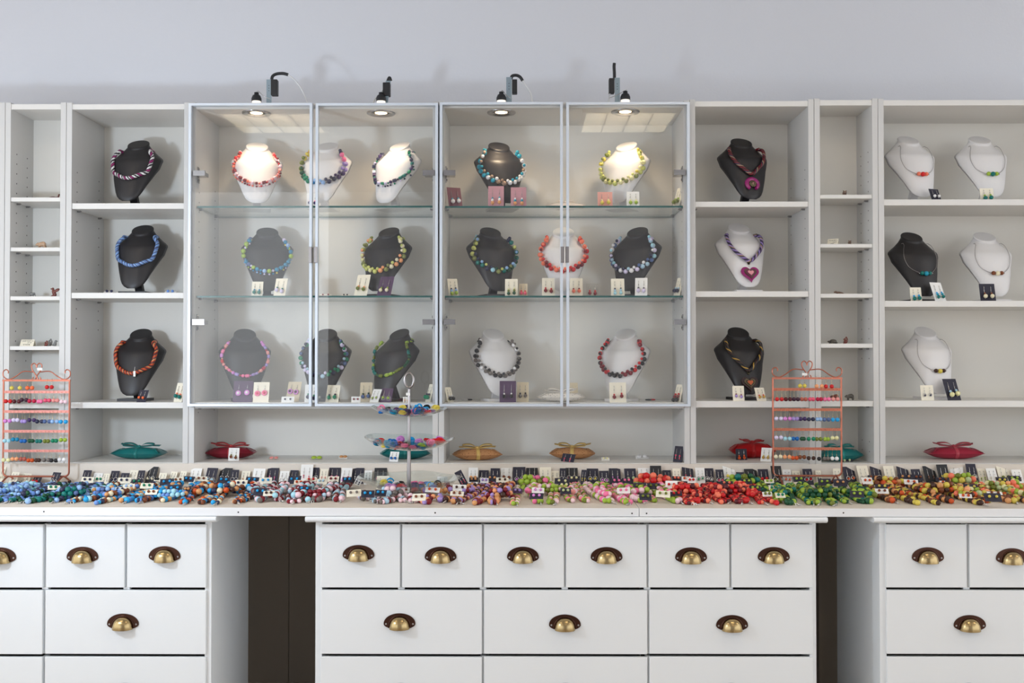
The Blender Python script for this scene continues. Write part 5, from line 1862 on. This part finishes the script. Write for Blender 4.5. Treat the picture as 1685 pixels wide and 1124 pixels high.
CLASPM = MB().torus((0, 0, 0), .0032, .0009, 8, 5).torus((.006, 0, 0), .0028, .0008, 8, 5).ball((.011, 0, 0), .0020, 6, 5).ball((.0145, 0, 0), .0016, 6, 5).mesh('clasp', [SILVER])


def zone_of(u):
    for z in ZONES:
        if z[0] <= u < z[1]: return z
    return ZONES[-1]


SPLIT = True


def strand(path, closed, u, rad, what, grp, kinds=('ball',), jit=.0015, clasp=None, tone=None):
    z = zone_of(u)
    cols = z[2]
    k = (what, z[3])
    STRC[k] = STRC.get(k, 0) + 1
    rnd = random.Random(int(u * 13) + len(what) * 7 + STRC[k])
    pts = path
    p0 = pts[0]
    o = thing('bead_necklace', '', 'necklace', (sum(p.x for p in pts) / len(pts), sum(p.y for p in pts) / len(pts), ZC), 0, grp)
    o['_w'], o['_z'], o['_n'] = what, z[3], STRC[k]
    d, spots = 0.0, []
    cyc = cols if rnd.random() < .5 else rnd.sample(cols, min(4, len(cols)))
    order = rnd.random() < .5
    i = 0
    L = length(pts + ([pts[0]] if closed else []))
    while d < L and len(spots) < 98:
        r = rad * rnd.uniform(.86, 1.14)
        kd = kinds[rnd.randrange(len(kinds))]
        l = r * (1.12 if kd == 'barrel' else (.5 if kd == 'disc' else 1))
        if d + l * 2 > L: break
        spots.append((d + l, r, kd))
        d += 2 * l * 1.03
    off = o.location
    for (p, tg), (dd, r, kd) in zip(along(pts, [s[0] for s in spots], closed), spots):
        c = cyc[i % len(cyc)] if order else cyc[rnd.randrange(len(cyc))]
        q = p + Vector((rnd.uniform(-jit, jit), 0, 0)) - off
        inst('bead', bead_mesh(c, kd), o, (q.x, q.y, max(q.z, r)), r, zrot(tg) if kd != 'ball' else None)
        i += 1
    if clasp is not None:
        e = inst('clasp', CLASPM, o, clasp - off, 1.35)
        e.rotation_euler = (rnd.uniform(-.4, .4), 0, rnd.uniform(-2.4, -.7))
    return o


def hairpin(X, slope, y0, y1, gap, zl, phase, closed_front):
    """two strands running from the back (y0) to the front (y1)"""
    n = 16
    a, b = [], []
    for i in range(n + 1):
        t = i / n
        y = y0 + (y1 - y0) * t
        x = X + slope * (y - y0) + .007 * math.sin(phase + 5 * t)
        sp = gap * (1 - .75 * max(0, (.12 - t) / .12) ** 1.5)
        if closed_front: sp *= math.sqrt(max(.04, 1 - max(0, (t - .86) / .14) ** 2))
        z = zl + .006 * math.exp(-((t - .08) / .16) ** 2)
        a.append(Vector((x - sp, y, z)))
        b.append(Vector((x + sp, y + .004, z)))
    return a + b[::-1] if not closed_front else (a + b[::-1])


ux0, ux1 = -30, 1715
u = ux0
idx = 0
while u < ux1:
    Xb = P(u, 800, -.12).x
    xf = u
    rad = rz.choice((.0064, .0070, .0076, .0080, .0058))
    gap = rad * 1.12
    slope = .16 * math.sin(u / 95.0) + rz.uniform(-.03, .03)
    skipdish = 585 < u < 770
    y0 = -.115 - .03 * rz.random()
    if skipdish: y0 = -.42 if 610 < u < 745 else -.36
    y1 = -.492 + rz.uniform(-.035, .030)
    if (455 < u < 480) or (560 < u < 600): y1 += .03
    cf = rz.random() < .4
    kinds = rz.choice((('ball',), ('ball',), ('ball',), ('ball', 'barrel', 'ball'), ('ball', 'ball', 'disc')))
    path = hairpin(Xb if not skipdish else P(u, 812, -.45).x, slope if not skipdish else slope * .4, y0, y1, gap, ZC + rad, rz.uniform(0, 6), cf)
    strand(path, False, u, rad, 'straight', 'bead strands laid in rows on the counter', kinds, .0022, None if cf else path[0 if rz.random() < .5 else -1] * 0 + Vector((path[len(path) // 2].x, path[len(path) // 2].y - .006, ZC + .003)))
    u += (4 * gap + .0045) * 560 * (1.06 if not skipdish else 1.1)
    idx += 1
# second layer, lying over the gaps
u = ux0 + 14
while u < ux1:
    if not (570 < u < 780):
        rad = rz.choice((.0062, .0070, .0076, .0082))
        Xb = P(u, 800, -.12).x
        slope = .16 * math.sin(u / 95.0) + rz.uniform(-.12, .12)
        y1 = -.30 - rz.uniform(0, .12)
        path = hairpin(Xb, slope, -.21 - .06 * rz.random(), y1 - .05, rad * 1.1, ZC + .0195, rz.uniform(0, 6), True)
        strand(path, False, u, rad, 'upper', 'bead strands on top of the rows', ('ball',), .004)
    u += rz.uniform(36, 52)


def coil(u, v, a, b, turns, rad, grow, ang=0.0, what='coiled', zb=0.0, zu=None):
    p = PZ(u, v, ZC)
    pts = []
    n = int(26 * turns)
    for i in range(n + 1):
        t = i / 26 * 2 * PI
        k = 1 - grow * i / n
        x, y = a * k * math.cos(t), b * k * math.sin(t)
        pts.append(Vector((p.x + x * math.cos(ang) - y * math.sin(ang), p.y + x * math.sin(ang) + y * math.cos(ang), ZC + zb + rad + rad * 1.55 * i / 26 * (1 if turns > 1 else 0))))
    strand(pts, False, zu or u, rad, what, 'necklaces coiled on the counter', ('ball',), .0, Vector((pts[0].x + .012, pts[0].y - .004, ZC + .003)))


for (uu, v, a, b_, tn, rad, gr) in (
        (117, 822, .042, .030, 2.2, .0076, .45), (178, 820, .040, .026, 1.9, .0068, .4), (42, 821, .050, .028, 1.6, .0060, .4), (282, 823, .052, .026, 1.9, .0064, .4),
        (368, 817, .050, .034, 2.2, .0082, .45), (405, 812, .036, .026, 1.4, .0082, .3), (462, 819, .046, .022, 1.2, .0066, .3), (525, 823, .040, .028, 2.3, .0062, .5), (646, 822, .038, .024, 2.0, .0080, .5),
        (722, 817, .050, .022, 1.2, .0080, .2), (822, 824, .038, .030, 2.4, .0076, .45), (880, 803, .052, .030, 1.8, .0088, .45), (905, 815, .046, .030, 1.9, .0070, .4), (1048, 818, .040, .02, 1.3, .0080, .3),
        (1075, 802, .060, .032, 1.9, .0096, .45), (1130, 818, .050, .030, 2.0, .0078, .4), (1200, 818, .056, .030, 2.0, .0078, .4), (1224, 803, .060, .030, 1.9, .0092, .45), (1290, 817, .040, .028, 1.6, .0074, .4),
        (1350, 824, .048, .026, 2.0, .0072, .4), (1408, 818, .045, .026, 1.2, .0076, .3), (1462, 804, .058, .030, 1.8, .0084, .45), (1545, 817, .052, .034, 2.2, .0084, .45), (1600, 822, .050, .028, 1.8, .0078, .4),
        (1578, 801, .056, .030, 2.0, .0090, .45), (1650, 812, .060, .034, 2.2, .0080, .4)):
    coil(uu, v, a, b_, tn, rad, gr, rz.uniform(-.2, .2), zb=.003, zu={1224: 1250, 1578: 1590, 880: 890, 1075: 1076}.get(uu))

for o in [q for q in COLL.objects if '_w' in q]:
    w, z, n = o['_w'], o['_z'], o['_n']
    del o['_w'], o['_z'], o['_n']
    base = {'straight': '%s bead strand lying straight', 'upper': '%s bead strand on top of others', 'coiled': '%s bead necklace coiled up'}[w] % z
    o['label'] = '%s, %s from the left' % (base, nth(n))

# ------------------------------------------------------------------ stud cards lying among the necklaces
STUDS = []


def sc(ox, lst, s=4.956, oy=700):
    for (x0, x1, y0, y1, c, k) in lst: STUDS.append((ox + x0 / s, ox + x1 / s, oy + y0 / s, oy + y1 / s, c, k))


sc(0, [(655, 757, 425, 470, 'cream', 'navy'), (765, 835, 425, 462, 'cream', 'emerald'), (955, 1060, 430, 475, 'cream', 'navy'), (1062, 1160, 443, 480, 'navy', 'emerald'), (1000, 1095, 483, 520, 'cream', 'light blue'), (925, 1025, 508, 540, 'cream', 'navy'),
       (1138, 1245, 475, 515, 'cream', 'emerald'), (1250, 1300, 430, 455, 'cream', 'black'), (1300, 1415, 440, 490, 'navy', 'sky blue'), (1360, 1480, 490, 545, 'navy', 'sky blue'), (1405, 1495, 430, 465, 'cream', 'brown'),
       (1482, 1580, 420, 460, 'navy', 'sky blue'), (1175, 1280, 528, 565, 'cream', 'brown'), (1590, 1685, 420, 455, 'cream', 'brown'), (380, 480, 492, 525, 'cream', 'emerald'), (1490, 1550, 505, 545, 'navy', 'tan')])
sc(310, [(230, 335, 426, 470, 'navy', 'sky blue'), (370, 475, 450, 500, 'cream', 'navy'), (455, 570, 425, 470, 'navy', 'sky blue'), (575, 680, 430, 475, 'cream', 'sky blue'), (525, 635, 515, 572, 'navy', 'sky blue'),
         (605, 700, 538, 575, 'cream', 'dark brown'), (805, 915, 418, 472, 'navy', 'sky blue'), (855, 940, 450, 485, 'cream', 'burnt orange'), (885, 1000, 500, 542, 'navy', 'sky blue'), (955, 1045, 430, 457, 'cream', 'red'),
         (1045, 1120, 440, 475, 'cream', 'pale blue'), (1130, 1225, 420, 462, 'cream', 'dark red'), (1255, 1340, 425, 465, 'navy', 'sky blue'), (1290, 1410, 530, 580, 'cream', 'grey'), (1405, 1515, 535, 588, 'navy', 'sky blue'), (1512, 1612, 530, 575, 'navy', 'sky blue')])
sc(580, [(455, 565, 1000, 1050, 'cream', 'brown'), (555, 672, 950, 985, 'white', 'burnt orange'), (770, 880, 930, 975, 'white', 'dark brown'), (350, 440, 952, 985, 'white', 'brown')], 4.685, 600)
sc(700, [(197, 312, 542, 575, 'cream', 'brown'), (355, 430, 428, 460, 'navy', 'tan'), (445, 515, 433, 470, 'white', 'lavender'), (495, 590, 412, 455, 'navy', 'tan'), (575, 680, 430, 465, 'cream', 'dark brown'),
         (705, 790, 518, 555, 'purple', 'lavender'), (865, 970, 513, 552, 'white', 'orchid'), (848, 962, 557, 600, 'navy', 'orchid'), (1050, 1178, 437, 480, 'navy', 'pale yellow'), (1085, 1180, 470, 510, 'navy', 'pale yellow'),
         (1100, 1190, 515, 560, 'navy', 'pale green'), (1165, 1260, 418, 450, 'navy', 'pale yellow'), (1515, 1605, 440, 470, 'navy', 'pink'), (1605, 1685, 435, 470, 'navy', 'pink')])
sc(1000, [(75, 185, 513, 555, 'white', 'pink'), (208, 320, 473, 525, 'navy', 'olive'), (322, 430, 475, 520, 'navy', 'olive'), (390, 508, 538, 586, 'cream', 'olive'), (258, 360, 560, 610, 'navy', 'olive'), (470, 570, 458, 525, 'white', 'red'),
          (512, 612, 543, 575, 'navy', 'red'), (605, 680, 420, 455, 'white', 'burnt orange'), (650, 720, 430, 470, 'white', 'red'), (527, 600, 418, 450, 'navy', 'coral'), (920, 1025, 458, 488, 'navy', 'coral'), (895, 1000, 505, 535, 'navy', 'red'),
          (1090, 1185, 440, 478, 'navy', 'lime'), (1155, 1252, 495, 535, 'navy', 'lime'), (1060, 1155, 503, 530, 'navy', 'coral'), (1280, 1360, 443, 472, 'cream', 'lime'), (1315, 1395, 495, 530, 'cream', 'emerald'),
          (1370, 1455, 555, 590, 'cream', 'emerald'), (1265, 1345, 546, 580, 'white', 'olive'), (1515, 1610, 423, 460, 'navy', 'lime')])
sc(1345, [(10, 115, 440, 490, 'navy', 'lime'), (135, 250, 445, 497, 'navy', 'tan'), (370, 460, 430, 480, 'white', 'burnt orange'), (475, 585, 483, 520, 'navy', 'yellow'), (475, 585, 520, 557, 'white', 'brown'), (270, 385, 540, 588, 'navy', 'lime'),
          (415, 500, 410, 440, 'navy', 'brown'), (660, 790, 405, 440, 'navy', 'tan'), (710, 825, 445, 482, 'white', 'burnt orange'), (790, 870, 405, 450, 'navy', 'brown'), (970, 1080, 428, 458, 'navy', 'brown'), (1000, 1090, 455, 480, 'white', 'burnt orange'),
          (1200, 1320, 483, 530, 'navy', 'yellow'), (1160, 1265, 563, 592, 'white', 'burnt orange'), (1370, 1510, 560, 622, 'navy', 'yellow'), (1385, 1515, 543, 566, 'white', 'brown'), (1465, 1560, 428, 475, 'navy', 'yellow'), (1560, 1670, 415, 455, 'navy', 'lime')])
STUDS.sort()
SCN = {}
rs = random.Random(5)
for (u0, u1, v0, v1, c, k) in STUDS:
    v = (v0 + v1) / 2
    uc = (u0 + u1) / 2
    # lower edge sits on the beads: pick the spot on a plane a little above the counter
    lift = .020 if v1 < 806 else .018
    p = PZ(uc, v1, ZC + lift)
    kx = px(p.y)
    lm = LM[0][1]
    for uu, nme in LM:
        if uc > uu: lm = nme
    key = (c, k, lm)
    SCN[key] = SCN.get(key, 0) + 1
    lab = '%s stud card with two %s dots, %s such right of %s' % (c, k, nth(SCN[key]), lm)
    lean = R(38)
    hgt = (v1 - v0) / kx / math.cos(lean) * 1.0
    card((p.x, p.y, p.z), (u1 - u0) / kx * .97, max(.008, hgt), rs.uniform(-.15, .15), lean, c, 'stud', [k], lab, 'stud earring cards among the necklaces', .86, rs.uniform(-.06, .06), thick=.0008)
